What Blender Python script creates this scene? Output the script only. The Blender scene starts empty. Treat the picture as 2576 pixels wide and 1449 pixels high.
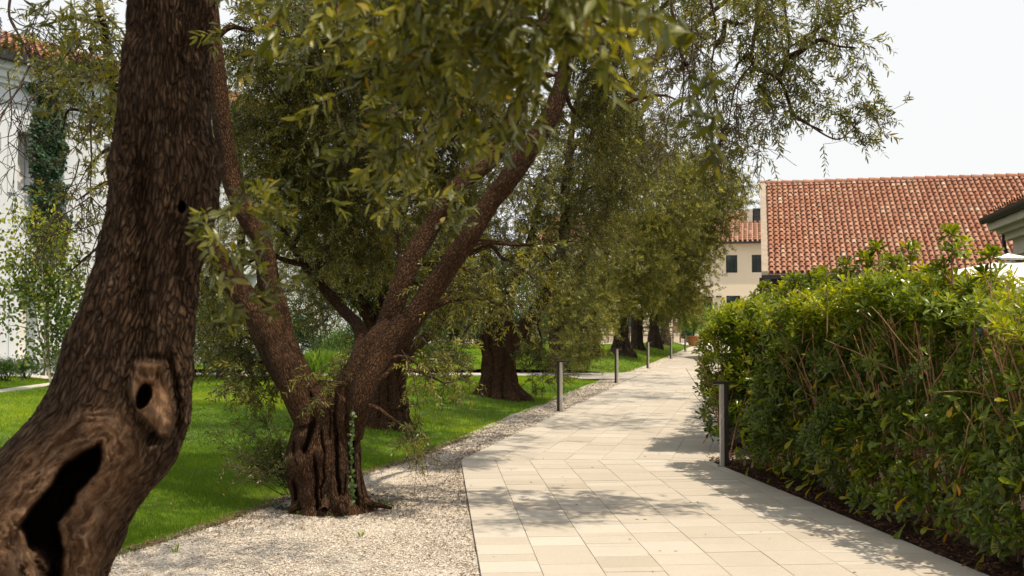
import bpy, math, random
import numpy as np
from mathutils import Vector
random.seed(7); RNG = np.random.default_rng(11)
sc = bpy.context.scene
COL = sc.collection
# ------------------------------------------------------------------ camera maths
FPX = 2600.0; PITCH = math.atan(80.5 / FPX); EYE = 1.6
CP, SP = math.cos(PITCH), math.sin(PITCH)
def P(x, y, Y):
    a = (x - 1288) / FPX; b = (724.5 - y) / FPX
    dy = CP - b * SP; dz = SP + b * CP
    k = Y / dy
    return np.array([a * k, Y, EYE + dz * k])
def G(x, y, z=0.0):
    b = (724.5 - y) / FPX
    dz = SP + b * CP; dy = CP - b * SP
    k = (z - EYE) / dz
    return np.array([(x - 1288) / FPX * k, dy * k, z])
def proj(v):
    X, Y, Z = v[:, 0], v[:, 1], v[:, 2] - EYE
    f = Y * CP + Z * SP; u = -Y * SP + Z * CP
    return 1288 + FPX * X / f, 724.5 - FPX * u / f
def hit(px, py, q, n):
    d = P(px, py, 10.0) - np.array([0, 0, EYE])
    o = np.array([0, 0, EYE])
    t = np.dot(np.array(q) - o, n) / np.dot(d, n)
    return o + d * t
# ------------------------------------------------------------------ noise
def _h(ix, iy, iz, s):
    h = (ix.astype(np.int64) * 374761393 + iy.astype(np.int64) * 668265263 + iz.astype(np.int64) * 2147483647 + s * 974634777) & 0xffffffff
    h = ((h ^ (h >> 13)) * 1274126177) & 0xffffffff
    h = (h ^ (h >> 16)) & 0xffffffff
    return h / 4294967295.0
def noise(p, s=0):
    p = np.asarray(p, float); i = np.floor(p); f = p - i; f = f * f * (3 - 2 * f)
    i = i.astype(np.int64); r = 0
    for dx in (0, 1):
        wx = f[:, 0] if dx else 1 - f[:, 0]
        for dy in (0, 1):
            wy = f[:, 1] if dy else 1 - f[:, 1]
            for dz in (0, 1):
                wz = f[:, 2] if dz else 1 - f[:, 2]
                r = r + wx * wy * wz * _h(i[:, 0] + dx, i[:, 1] + dy, i[:, 2] + dz, s)
    return r * 2 - 1
def fbm(p, o=3, s=0):
    r = 0; a = 1; t = 0
    for k in range(o):
        r = r + a * noise(p * (2 ** k), s + k); t += a; a *= .5
    return r / t
def sstep(a, b, x):
    t = np.clip((x - a) / (b - a), 0, 1); return t * t * (3 - 2 * t)
def norm(v):
    return v / np.maximum(np.linalg.norm(v, axis=-1, keepdims=True), 1e-9)
# ------------------------------------------------------------------ scene graph helpers
def tag(o, label=None, cat=None, group=None, kind=None):
    if label: o['label'] = label
    if cat: o['category'] = cat
    if group: o['group'] = group
    if kind: o['kind'] = kind
    return o
def thing(name, label, cat, loc=(0, 0, 0), group=None):
    o = bpy.data.objects.new(name, None); COL.objects.link(o)
    o.empty_display_size = .2
    o.location = [float(c) for c in loc]
    return tag(o, label, cat, group)
def origin(p):
    v = np.zeros(3)
    while p is not None:
        v = v + np.array(p.location); p = p.parent
    return v
class Geo:
    def __init__(s): s.v = []; s.f = {}; s.n = 0; s.a = {}
    def add(s, v, f, **at):
        v = np.asarray(v, float).reshape(-1, 3)
        fs = f if isinstance(f, list) and len(f) and isinstance(f[0], np.ndarray) else [np.asarray(f)]
        for q in fs:
            if len(q): s.f.setdefault(q.shape[1], []).append(q + s.n)
        for k in set(at) | set(s.a):
            lst = s.a.setdefault(k, [])
            d = at.get(k)
            if d is None: continue
            d = np.asarray(d, float)
            if d.ndim == 0: d = np.full(len(v), float(d))
            lst.append((s.n, d))
        s.v.append(v); s.n += len(v)
    def build(s, name, mat, parent=None, smooth=False):
        v = np.concatenate(s.v) - origin(parent)
        me = bpy.data.meshes.new(name)
        me.vertices.add(len(v)); me.vertices.foreach_set('co', v.ravel().astype(np.float32))
        loops = []; starts = []; c = 0
        for k, l in s.f.items():
            q = np.concatenate(l); loops.append(q.ravel()); starts.append(c + np.arange(len(q)) * k); c += q.size
        loops = np.concatenate(loops); starts = np.concatenate(starts)
        me.loops.add(len(loops)); me.loops.foreach_set('vertex_index', loops.astype(np.int32))
        me.polygons.add(len(starts)); me.polygons.foreach_set('loop_start', starts.astype(np.int32))
        me.update(calc_edges=True)
        me.polygons.foreach_set('use_smooth', np.full(len(starts), bool(smooth)))
        for k, lst in s.a.items():
            vec = any(d.ndim == 2 for _, d in lst)
            A = me.attributes.new(k, 'FLOAT_VECTOR' if vec else 'FLOAT', 'POINT')
            arr = np.zeros((s.n, 3) if vec else s.n, np.float32)
            for i, d in lst: arr[i:i + len(d)] = d
            A.data.foreach_set('vector' if vec else 'value', arr.ravel())
        me.validate()
        if mat: me.materials.append(mat)
        o = bpy.data.objects.new(name, me); COL.objects.link(o)
        if parent is not None: o.parent = parent
        return o
def gridfaces(nr, ns, wrap=True):
    r = np.arange(nr - 1)[:, None]; c = np.arange(ns if wrap else ns - 1)[None, :]; c2 = (c + 1) % ns
    return np.stack([r * ns + c, r * ns + c2, (r + 1) * ns + c2, (r + 1) * ns + c], -1).reshape(-1, 4)
BOXF = np.array([[0, 3, 2, 1], [4, 5, 6, 7], [0, 1, 5, 4], [1, 2, 6, 5], [2, 3, 7, 6], [3, 0, 4, 7]])
class Frame:
    """local frame: origin o, axes a (along), b (depth), z up"""
    def __init__(s, o, a): 
        s.o = np.array([o[0], o[1], 0.0]); a = np.array([a[0], a[1], 0.0]); s.a = a / np.linalg.norm(a)
        s.b = np.array([-s.a[1], s.a[0], 0.0])
    def w(s, p):
        p = np.asarray(p, float).reshape(-1, 3)
        return s.o + p[:, :1] * s.a + p[:, 1:2] * s.b + p[:, 2:] * np.array([0, 0, 1.0])
    def loc(s, q):
        q = np.asarray(q, float) - s.o; return np.array([q @ s.a, q @ s.b, q[2]])
def box(g, fr, a0, a1, b0, b1, z0, z1, **at):
    p = [[a0, b0, z0], [a1, b0, z0], [a1, b1, z0], [a0, b1, z0], [a0, b0, z1], [a1, b0, z1], [a1, b1, z1], [a0, b1, z1]]
    g.add(fr.w(p), BOXF, **at)
WF = Frame((0, 0), (1, 0))
def bevel(o, w=.005, seg=2):
    m = o.modifiers.new('b', 'BEVEL'); m.width = w; m.segments = seg; m.limit_method = 'ANGLE'
# ------------------------------------------------------------------ materials
def mat(name):
    m = bpy.data.materials.new(name); m.use_nodes = True; nt = m.node_tree; nt.nodes.clear()
    out = nt.nodes.new('ShaderNodeOutputMaterial'); b = nt.nodes.new('ShaderNodeBsdfPrincipled')
    nt.links.new(b.outputs[0], out.inputs[0])
    return m, nt, b, out
def N(nt, t, **kw):
    n = nt.nodes.new('ShaderNode' + t)
    for k, v in kw.items():
        if k in n.inputs.keys() if isinstance(k, str) else False: n.inputs[k].default_value = v
        else: setattr(n, k, v)
    return n
def L(nt, a, b): nt.links.new(a, b)
def ramp(nt, stops, interp='LINEAR'):
    r = nt.nodes.new('ShaderNodeValToRGB'); r.color_ramp.interpolation = interp
    e = r.color_ramp.elements
    while len(e) > 1: e.remove(e[-1])
    e[0].position = stops[0][0]; e[0].color = (*stops[0][1], 1)
    for p, c in stops[1:]:
        q = e.new(p); q.color = (*c, 1)
    return r
def mixc(nt, fac, a, b, mode='MIX'):
    m = nt.nodes.new('ShaderNodeMix'); m.data_type = 'RGBA'; m.blend_type = mode; m.clamp_result = False
    for s, v in ((m.inputs[0], fac), (m.inputs[6], a), (m.inputs[7], b)):
        if hasattr(v, 'links'): nt.links.new(v, s)
        elif isinstance(v, (int, float)): s.default_value = v
        else: s.default_value = (*v, 1)
    return m.outputs[2]
def attr(nt, n):
    a = nt.nodes.new('ShaderNodeAttribute'); a.attribute_name = n; return a
def mapn(nt, src, scale):
    m = nt.nodes.new('ShaderNodeMapping'); m.inputs['Scale'].default_value = scale
    L(nt, src, m.inputs[0]); return m.outputs[0]
def bump(nt, h, b, strength=.5, dist=.01, prev=None):
    n = nt.nodes.new('ShaderNodeBump'); n.inputs['Strength'].default_value = strength; n.inputs['Distance'].default_value = dist
    L(nt, h, n.inputs['Height'])
    if prev: L(nt, prev, n.inputs['Normal'])
    L(nt, n.outputs[0], b.inputs['Normal']); return n.outputs[0]
def noise_n(nt, vec, scale, detail=4, rough=.6):
    n = nt.nodes.new('ShaderNodeTexNoise'); n.inputs['Scale'].default_value = scale; n.inputs['Detail'].default_value = detail
    n.inputs['Roughness'].default_value = rough
    if vec is not None: L(nt, vec, n.inputs['Vector'])
    return n.outputs[0]
def objco(nt):
    return nt.nodes.new('ShaderNodeTexCoord').outputs['Object']

def leaf_mat(name, stops, back, trans=.35, rough=.45, tcol=None, backf=.5):
    m, nt, b, out = mat(name)
    t = attr(nt, 'tint'); r = ramp(nt, stops); L(nt, t.outputs['Fac'], r.inputs[0])
    geo = nt.nodes.new('ShaderNodeNewGeometry')
    mm = nt.nodes.new('ShaderNodeMath'); mm.operation = 'MULTIPLY'; mm.inputs[1].default_value = backf
    L(nt, geo.outputs['Backfacing'], mm.inputs[0])
    c = mixc(nt, mm.outputs[0], r.outputs[0], back)
    L(nt, c, b.inputs['Base Color']); b.inputs['Roughness'].default_value = rough
    b.inputs['Specular IOR Level'].default_value = .4
    tr = nt.nodes.new('ShaderNodeBsdfTranslucent')
    c2 = mixc(nt, 1.0, r.outputs[0], tcol or (1.5, 1.6, .5), 'MULTIPLY'); L(nt, c2, tr.inputs[0])
    ms = nt.nodes.new('ShaderNodeMixShader'); ms.inputs[0].default_value = trans
    L(nt, b.outputs[0], ms.inputs[1]); L(nt, tr.outputs[0], ms.inputs[2]); L(nt, ms.outputs[0], out.inputs[0])
    return m
OR = (.42, .16, .02); YE = (.36, .28, .03)
M = {}
M['olive'] = leaf_mat('olive_leaf', [(0, OR), (.015, YE), (.045, (.17, .15, .015)), (.28, (.042, .050, .004)), (.6, (.098, .110, .009)), (1, (.29, .27, .042))], (.19, .205, .085), .36, .34, (1.8, 1.7, .22))
M['olive_far'] = leaf_mat('olive_leaf_far', [(0, (.3, .17, .03)), (.05, (.14, .125, .025)), (.32, (.062, .072, .009)), (.62, (.165, .170, .020)), (1, (.42, .39, .07))], (.22, .23, .075), .3, .5, (1.6, 1.5, .45))
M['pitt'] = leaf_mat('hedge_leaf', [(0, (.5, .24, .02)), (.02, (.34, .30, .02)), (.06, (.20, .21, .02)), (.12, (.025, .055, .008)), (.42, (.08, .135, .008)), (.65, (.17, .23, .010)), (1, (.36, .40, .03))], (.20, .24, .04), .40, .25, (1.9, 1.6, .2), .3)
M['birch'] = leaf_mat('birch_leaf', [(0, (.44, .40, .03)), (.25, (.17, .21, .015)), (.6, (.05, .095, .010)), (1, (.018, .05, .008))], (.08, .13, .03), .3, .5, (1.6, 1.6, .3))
M['ivy'] = leaf_mat('ivy_leaf', [(0, (.05, .12, .03)), (.5, (.015, .055, .022)), (1, (.008, .032, .015))], (.03, .07, .03), .15, .6)
M['shrub'] = leaf_mat('shrub_leaf', [(0, (.16, .2, .02)), (.3, (.06, .12, .015)), (1, (.022, .055, .014))], (.08, .13, .04), .28, .5)
M['citrus'] = leaf_mat('citrus_leaf', [(0, (.3, .36, .03)), (.4, (.14, .24, .025)), (1, (.03, .10, .02))], (.1, .2, .05), .3, .35)
M['spiky'] = leaf_mat('feather_grass_leaf', [(0, (.3, .4, .04)), (.5, (.18, .30, .03)), (1, (.09, .18, .03))], (.2, .3, .06), .35, .5)
M['grass'] = leaf_mat('grass_blade', [(0, (.26, .20, .05)), (.03, (.17, .19, .03)), (.08, (.07, .14, .004)), (.5, (.155, .26, .005)), (1, (.40, .46, .008))], (.13, .22, .006), .45, .55, (1.5, 1.5, .3))
M['litter'] = leaf_mat('dry_leaf', [(0, (.06, .03, .015)), (.5, (.14, .07, .03)), (.85, (.20, .10, .04)), (1, (.3, .2, .05))], (.10, .06, .035), .05, .7)

def bark_mat(name, dark, mid, light, sx=55, sz=16, woody=False, dist=.012):
    m, nt, b, out = mat(name)
    a = attr(nt, 'bk').outputs['Vector']
    wv = nt.nodes.new('ShaderNodeVectorMath'); wv.operation = 'ADD'
    nn = nt.nodes.new('ShaderNodeTexNoise'); nn.inputs['Scale'].default_value = 14; L(nt, a, nn.inputs['Vector'])
    sc_ = nt.nodes.new('ShaderNodeVectorMath'); sc_.operation = 'SCALE'; sc_.inputs['Scale'].default_value = .03
    L(nt, nn.outputs['Color'], sc_.inputs[0]); L(nt, a, wv.inputs[0]); L(nt, sc_.outputs[0], wv.inputs[1])
    mp = mapn(nt, wv.outputs[0], (sx, sx, sz))
    vo = nt.nodes.new('ShaderNodeTexVoronoi'); vo.feature = 'DISTANCE_TO_EDGE'; vo.inputs['Scale'].default_value = 1; L(nt, mp, vo.inputs['Vector'])
    vc = ramp(nt, [(0, (.12, .12, .12)), (.10, (.6, .6, .6)), (.3, (1, 1, 1))]); L(nt, vo.outputs['Distance'], vc.inputs[0])
    n1 = noise_n(nt, mapn(nt, a, (60, 60, 13)), 1.3, 4, .6)
    n2 = noise_n(nt, mapn(nt, a, (5, 5, 3)), 1, 4, .6)
    n3 = noise_n(nt, mapn(nt, a, (3.2, 3.2, 1.1)), 1, 3, .6)
    r1 = ramp(nt, [(.32, dark), (.52, mid), (.78, light)]); L(nt, n1, r1.inputs[0])
    c = mixc(nt, n2, r1.outputs[0], tuple(x * .55 for x in mid))
    mos = ramp(nt, [(.55, (0, 0, 0)), (.72, (.65, .65, .65))]); L(nt, n3, mos.inputs[0])
    c = mixc(nt, mos.outputs[0], c, (.035, .036, .028))
    n4 = noise_n(nt, mapn(nt, a, (7, 7, 4)), 1.7, 6, .75); lic = ramp(nt, [(.60, (0, 0, 0)), (.70, (.55, .55, .55))]); L(nt, n4, lic.inputs[0])
    c = mixc(nt, lic.outputs[0], c, tuple(x * .8 + .035 for x in light))
    c = mixc(nt, vc.outputs[0], tuple(x * .5 for x in dark), c)
    hsum = nt.nodes.new('ShaderNodeMath'); hsum.operation = 'MULTIPLY_ADD'; hsum.inputs[1].default_value = .6
    L(nt, n1, hsum.inputs[0]); L(nt, vc.outputs[0], hsum.inputs[2])
    if woody:
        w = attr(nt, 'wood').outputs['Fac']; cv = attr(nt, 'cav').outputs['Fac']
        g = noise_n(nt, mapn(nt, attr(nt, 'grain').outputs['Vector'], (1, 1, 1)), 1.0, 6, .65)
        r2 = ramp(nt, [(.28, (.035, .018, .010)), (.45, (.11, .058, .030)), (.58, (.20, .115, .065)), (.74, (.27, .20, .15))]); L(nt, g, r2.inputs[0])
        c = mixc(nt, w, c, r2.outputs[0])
        c = mixc(nt, cv, c, (.018, .011, .007))  # rotten wood in the hollow, darkened further to paint in its shade
        mh = nt.nodes.new('ShaderNodeMix'); L(nt, w, mh.inputs[0]); L(nt, hsum.outputs[0], mh.inputs[2]); L(nt, g, mh.inputs[3])
        bump(nt, mh.outputs[0], b, .8, dist * 1.3)
    else:
        bump(nt, hsum.outputs[0], b, .95, dist)
    L(nt, c, b.inputs['Base Color']); b.inputs['Roughness'].default_value = .9; b.inputs['Specular IOR Level'].default_value = .15
    return m
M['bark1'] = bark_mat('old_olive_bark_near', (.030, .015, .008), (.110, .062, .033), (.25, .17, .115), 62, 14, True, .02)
M['bark2'] = bark_mat('old_olive_bark', (.030, .014, .007), (.125, .064, .032), (.23, .135, .075), 75, 20)
M['bark3'] = bark_mat('olive_bark_far', (.05, .033, .023), (.15, .102, .072), (.26, .19, .14), 30, 8, dist=.03)
def simple(name, col, rough=.7, metal=0, var=.15, scale=8, bs=0, bd=.01, bscale=40, spec=.3):
    m, nt, b, out = mat(name); o = objco(nt)
    n = noise_n(nt, o, scale, 5, .65)
    r = ramp(nt, [(.3, tuple(c * (1 - var) for c in col)), (.7, tuple(min(1, c * (1 + var)) for c in col))]); L(nt, n, r.inputs[0])
    L(nt, r.outputs[0], b.inputs['Base Color'])
    b.inputs['Roughness'].default_value = rough; b.inputs['Metallic'].default_value = metal; b.inputs['Specular IOR Level'].default_value = spec
    if bs: bump(nt, noise_n(nt, o, bscale, 5, .7), b, bs, bd)
    return m
M['twig'] = simple('twig_bark', (.055, .038, .027), .85, var=.4, scale=20)
M['hstem'] = simple('hedge_stem_bark', (.27, .15, .08), .8, var=.5, scale=9)
M['birchbark'] = simple('birch_bark', (.5, .44, .35), .8, var=.35, scale=12)
M['white_wall'] = simple('white_render_wall', (.60, .63, .68), .9, var=.04, scale=1.3, bs=.15, bd=.004)
M['cream_wall'] = simple('cream_render_wall', (.66, .57, .44), .9, var=.05, scale=.8, bs=.2, bd=.01)
M['trim'] = simple('pale_stone_trim', (.52, .48, .40), .85, var=.12, scale=6, bs=.2)
M['dark_metal'] = simple('dark_gutter_metal', (.035, .035, .038), .5, .3, .2)
M['frame'] = simple('dark_window_frame', (.03, .026, .024), .5)
M['shutter'] = simple('brown_red_shutter', (.10, .022, .014), .6, var=.2)
M['bollard'] = simple('bronze_powder_coat', (.15, .132, .115), .38, .15, .12, 30)
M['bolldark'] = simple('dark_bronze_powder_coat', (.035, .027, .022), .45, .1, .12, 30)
M['boll_lit'] = simple('bronze_lit_side', (.46, .42, .38), .35, .1, .1, 30)  # bollard bronze lightened to paint its lit face
M['diff'] = simple('frosted_diffuser', (.5, .48, .42), .4)
M['soil'] = simple('dark_soil', (.045, .024, .015), .95, var=.5, scale=18, bs=.8, bd=.02, bscale=60)
M['canvas'] = simple('white_canvas', (.80, .79, .77), .85, var=.03)
M['terra'] = simple('terracotta', (.33, .14, .06), .8, var=.25, scale=10, bs=.3)
M['sign'] = simple('grey_brown_sign_panel', (.13, .10, .08), .7, var=.1)
M['signtext'] = simple('orange_lettering', (.62, .30, .12), .7)
M['fence'] = simple('brown_rail_wood', (.13, .09, .07), .7, var=.2)
M['bin'] = simple('dark_green_metal', (.012, .028, .026), .45, .2)
M['soffit'] = simple('timber_beam', (.09, .055, .035), .8, var=.3)
M['louvre'] = simple('louvre_metal', (.07, .08, .10), .5, .4)
M['acunit'] = simple('galvanised_metal', (.30, .34, .36), .4, .5)
M['plaza'] = simple('plaza_paving', (.47, .43, .37), .85, var=.08, scale=3)
M['turfdark'] = simple('rough_grass_ground', (.045, .075, .015), .95, var=.4, scale=6, bs=.6)
M['ground'] = simple('bare_ground', (.09, .075, .05), .95, var=.3, scale=3, bs=.5)

def glass_mat():
    m, nt, b, out = mat('window_glass'); o = objco(nt)
    n = noise_n(nt, mapn(nt, o, (1.2, 1.2, .7)), 1.1, 3, .5)
    r = ramp(nt, [(.35, (.008, .012, .014)), (.55, (.03, .045, .045)), (.7, (.09, .13, .15))]); L(nt, n, r.inputs[0])
    L(nt, r.outputs[0], b.inputs['Base Color']); b.inputs['Roughness'].default_value = .06; b.inputs['Specular IOR Level'].default_value = .6
    return m
M['glass'] = glass_mat()
def slab_mat():
    m, nt, b, out = mat('limestone_slab'); o = objco(nt)
    t = attr(nt, 'tint').outputs['Fac']
    r = ramp(nt, [(0, (.40, .35, .285)), (.3, (.455, .405, .34)), (.6, (.48, .435, .37)), (1, (.53, .49, .43))]); L(nt, t, r.inputs[0])
    n = noise_n(nt, o, 2.2, 6, .7)
    nf = noise_n(nt, o, 90, 4, .7)
    rr = ramp(nt, [(.3, (.94, .94, .94)), (.7, (1.03, 1.03, 1.03))]); L(nt, n, rr.inputs[0])
    r3 = ramp(nt, [(.35, (.92, .91, .90)), (.65, (1.05, 1.05, 1.05))]); L(nt, nf, r3.inputs[0])
    c = mixc(nt, 1.0, r.outputs[0], rr.outputs[0], 'MULTIPLY'); c = mixc(nt, 1.0, c, r3.outputs[0], 'MULTIPLY')
    st = noise_n(nt, o, 1.1, 5, .75); rs = ramp(nt, [(.60, (0, 0, 0)), (.78, (.18, .18, .18))]); L(nt, st, rs.inputs[0])
    c = mixc(nt, rs.outputs[0], c, (.30, .255, .20))
    L(nt, c, b.inputs['Base Color']); b.inputs['Roughness'].default_value = .8; b.inputs['Specular IOR Level'].default_value = .25
    bump(nt, nf, b, .35, .003)
    return m
M['slab'] = slab_mat()
M['joint'] = simple('joint_mortar', (.42, .365, .30), .95, var=.15)
def gravel_mat(name, stops, scale):
    m, nt, b, out = mat(name); o = objco(nt)
    v = nt.nodes.new('ShaderNodeTexVoronoi'); v.inputs['Scale'].default_value = scale; L(nt, o, v.inputs['Vector'])
    s = nt.nodes.new('ShaderNodeSeparateColor'); L(nt, v.outputs['Color'], s.inputs[0])
    r = ramp(nt, stops); L(nt, s.outputs[0], r.inputs[0])
    d = ramp(nt, [(0, (1, 1, 1)), (.55, (.8, .8, .8)), (.95, (.25, .22, .2))]); L(nt, v.outputs['Distance'], d.inputs[0])
    c = mixc(nt, 1.0, r.outputs[0], d.outputs[0], 'MULTIPLY')
    big = noise_n(nt, o, 1.3, 4, .7); rb = ramp(nt, [(.45, (0, 0, 0)), (.7, (.35, .35, .35))]); L(nt, big, rb.inputs[0])
    c = mixc(nt, rb.outputs[0], c, (.35, .27, .19))
    L(nt, c, b.inputs['Base Color']); b.inputs['Roughness'].default_value = .9
    inv = nt.nodes.new('ShaderNodeMath'); inv.operation = 'SUBTRACT'; inv.inputs[0].default_value = 1; L(nt, v.outputs['Distance'], inv.inputs[1])
    bump(nt, inv.outputs[0], b, .9, .012)
    return m
GS = [(0, (.38, .31, .24)), (.3, (.50, .44, .365)), (.6, (.58, .525, .45)), (1, (.68, .635, .57))]
M['gravel'] = gravel_mat('white_gravel', GS, 55)
def tint_mat(name, stops, rough=.8, nv=.2, sc_=25, bs=.3):
    m, nt, b, out = mat(name); o = objco(nt)
    r = ramp(nt, stops); L(nt, attr(nt, 'tint').outputs['Fac'], r.inputs[0])
    n = noise_n(nt, o, sc_, 5, .7); rr = ramp(nt, [(.3, (1 - nv,) * 3), (.7, (1 + nv * .6,) * 3)]); L(nt, n, rr.inputs[0])
    c = mixc(nt, 1.0, r.outputs[0], rr.outputs[0], 'MULTIPLY'); L(nt, c, b.inputs['Base Color'])
    b.inputs['Roughness'].default_value = rough; b.inputs['Specular IOR Level'].default_value = .25
    if bs: bump(nt, n, b, bs, .006)
    return m
M['stone'] = tint_mat('gravel_stone', GS, .9, .12, 60)
M['mulch'] = tint_mat('bark_mulch', [(0, (.03, .014, .009)), (.6, (.085, .035, .02)), (1, (.16, .08, .045))], .95)
M['tile'] = tint_mat('clay_roof_tile', [(0, (.26, .17, .115)), (.15, (.33, .19, .12)), (.3, (.32, .125, .075)), (.55, (.36, .17, .105)), (.8, (.43, .235, .155)), (.95, (.47, .31, .21)), (1, (.50, .38, .28))], .85, .25, 9)
M['tilebed'] = simple('tile_bed_mortar', (.42, .27, .2), .9, var=.3)
def brick_mat(name, c1, c2, mo, fr):
    m, nt, b, out = mat(name)
    a = attr(nt, 'uvw').outputs['Vector']
    t = nt.nodes.new('ShaderNodeTexBrick'); t.inputs['Scale'].default_value = 1; t.inputs['Brick Width'].default_value = .25
    t.inputs['Row Height'].default_value = .07; t.inputs['Mortar Size'].default_value = .008
    t.inputs['Color1'].default_value = (*c1, 1); t.inputs['Color2'].default_value = (*c2, 1); t.inputs['Mortar'].default_value = (*mo, 1)
    L(nt, a, t.inputs['Vector']); n = noise_n(nt, a, 3, 5, .7)
    c = mixc(nt, n, t.outputs[0], mo); L(nt, c, b.inputs['Base Color']); b.inputs['Roughness'].default_value = .9
    bump(nt, t.outputs['Fac'], b, -.5, .01)
    return m
M['brick'] = brick_mat('pale_old_brick', (.45, .30, .22), (.38, .33, .27), (.44, .39, .32), None)
M['redbrick'] = brick_mat('red_brick', (.20, .075, .04), (.14, .05, .03), (.17, .10, .07), None)

# ------------------------------------------------------------------ generators
def catmull(pts, n_per):
    pts = np.asarray(pts, float); p = np.vstack([2 * pts[0] - pts[1], pts, 2 * pts[-1] - pts[-2]]); out = []
    for i in range(len(pts) - 1):
        t = np.linspace(0, 1, n_per, endpoint=False)[:, None]
        a, b, c, d = p[i], p[i + 1], p[i + 2], p[i + 3]
        out.append(.5 * (2 * b + (c - a) * t + (2 * a - 5 * b + 4 * c - d) * t ** 2 + (3 * b - a - 3 * c + d) * t ** 3))
    out.append(pts[-1:]); return np.vstack(out)
def tube(g, pr, seg=24, n_per=10, amp=.08, flute=0, s=0, freq=1.0):
    """pr rows: x y z r"""
    q = catmull(pr, n_per); c = q[:, :3]; r = np.maximum(q[:, 3], .002)
    n = len(c); sl0 = np.concatenate([[0], np.cumsum(np.linalg.norm(np.diff(c, axis=0), axis=1))])
    if r.max() > .03:
        wv = np.stack([noise(np.stack([sl0 / (r.mean() * 5), sl0 * 0 + k * 7, sl0 * 0 + s], 1), 3) for k in range(3)], 1)
        c = c + wv * r[:, None] * .22 * sstep(0, r.mean() * 6, sl0)[:, None]
    T = norm(np.gradient(c, axis=0))
    U = np.zeros((n, 3)); u = np.cross(T[0], [0.3, 1, .1]); u /= np.linalg.norm(u)
    for i in range(n):
        u = u - T[i] * (u @ T[i]); u /= np.linalg.norm(u); U[i] = u
    V = np.cross(T, U)
    ds = np.concatenate([[0], np.cumsum(np.linalg.norm(np.diff(c, axis=0), axis=1))])
    th = np.arange(seg) * 2 * np.pi / seg
    ct = np.cos(th)[None, :, None]; st = np.sin(th)[None, :, None]
    rm = r.mean()
    bk = np.stack([np.broadcast_to(np.cos(th)[None] * rm, (n, seg)), np.broadcast_to(np.sin(th)[None] * rm, (n, seg)), np.broadcast_to(ds[:, None], (n, seg))], -1).reshape(-1, 3) + s * 3.1
    R = np.repeat(r[:, None], seg, 1).ravel()
    nz = fbm(bk * freq * np.array([1, 1, .45]) / rm * .9, 3, s + 5)
    R = R * (1 + amp * nz)
    if flute:
        TH = np.broadcast_to(th[None], (n, seg)).ravel(); S = np.broadcast_to(ds[:, None], (n, seg)).ravel()
        w = fbm(np.stack([S / (rm * 6), S * 0 + s, S * 0], 1), 2, s) * 1.6
        R = R * (1 - flute * (1 - np.abs(np.sin(TH * 2.5 + w + s)) ** .5))
    R = R.reshape(n, seg)[..., None]
    v = c[:, None] + R * (ct * U[:, None] + st * V[:, None])
    g.add(v.reshape(-1, 3), gridfaces(n, seg), bk=bk)
    return c, r
def curves(g, A, B, C, r0, r1, rings=6, seg=4, wob=0.0):
    """vectorised quadratic bezier tubes"""
    n = len(A)
    if n == 0: return
    t = np.linspace(0, 1, rings)[None, :, None]
    p = (1 - t) ** 2 * A[:, None] + 2 * t * (1 - t) * B[:, None] + t ** 2 * C[:, None]
    if wob:
        ww = RNG.normal(0, 1, p.shape) * wob; ww[:, 0] = 0; p = p + ww
    T = norm(np.gradient(p, axis=1)); ref = np.array([.31, .52, .2])
    U = norm(np.cross(T, ref)); V = np.cross(T, U)
    r = (np.asarray(r0).reshape(-1, 1) * (1 - t[..., 0]) + np.asarray(r1).reshape(-1, 1) * t[..., 0])[..., None, None]
    th = np.arange(seg) * 2 * np.pi / seg
    v = p[:, :, None] + r * (np.cos(th)[None, None, :, None] * U[:, :, None] + np.sin(th)[None, None, :, None] * V[:, :, None])
    f = gridfaces(rings, seg)[None] + (np.arange(n) * rings * seg)[:, None, None]
    g.add(v.reshape(-1, 3), f.reshape(-1, 4))
TPL = {
 'far': (np.array([[0, 0, 0], [.5, .5, .04], [1, 0, 0], [.5, -.5, .04]]), np.array([[0, 1, 2, 3]])),
 'mid': (np.array([[0, 0, 0], [.33, .46, .03], [.33, -.46, .03], [.72, .38, .02], [.72, -.38, .02], [1, 0, -.05]]), np.array([[0, 2, 1], [1, 2, 4], [1, 4, 3], [3, 4, 5]])),
 'near': (None, None), 'spat': (None, None), 'round': (None, None)}
def mk(sts):
    v = []; f = []
    for t, w, z, k in sts: v += [[t, w, z + k], [t, 0, z], [t, -w, z + k]]
    for i in range(len(sts) - 1):
        a = i * 3; b = a + 3
        f += [[a, a + 1, b + 1, b], [a + 1, a + 2, b + 2, b + 1]]
    return np.array(v), np.array(f)
TPL['near'] = mk([(0, .05, 0, 0), (.12, .28, .0, .01), (.35, .48, .0, .025), (.6, .46, -.01, .025), (.85, .22, -.04, .01), (1, .01, -.07, 0)])
TPL['spat'] = mk([(0, .07, 0, 0), (.35, .22, .02, .02), (.7, .47, .03, .03), (.9, .36, .0, .02), (1, .05, -.03, 0)])
TPL['round'] = mk([(0, .03, 0, 0), (.22, .40, .0, .02), (.5, .46, -.01, .02), (.8, .25, -.03, .01), (1, .01, -.06, 0)])
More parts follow.
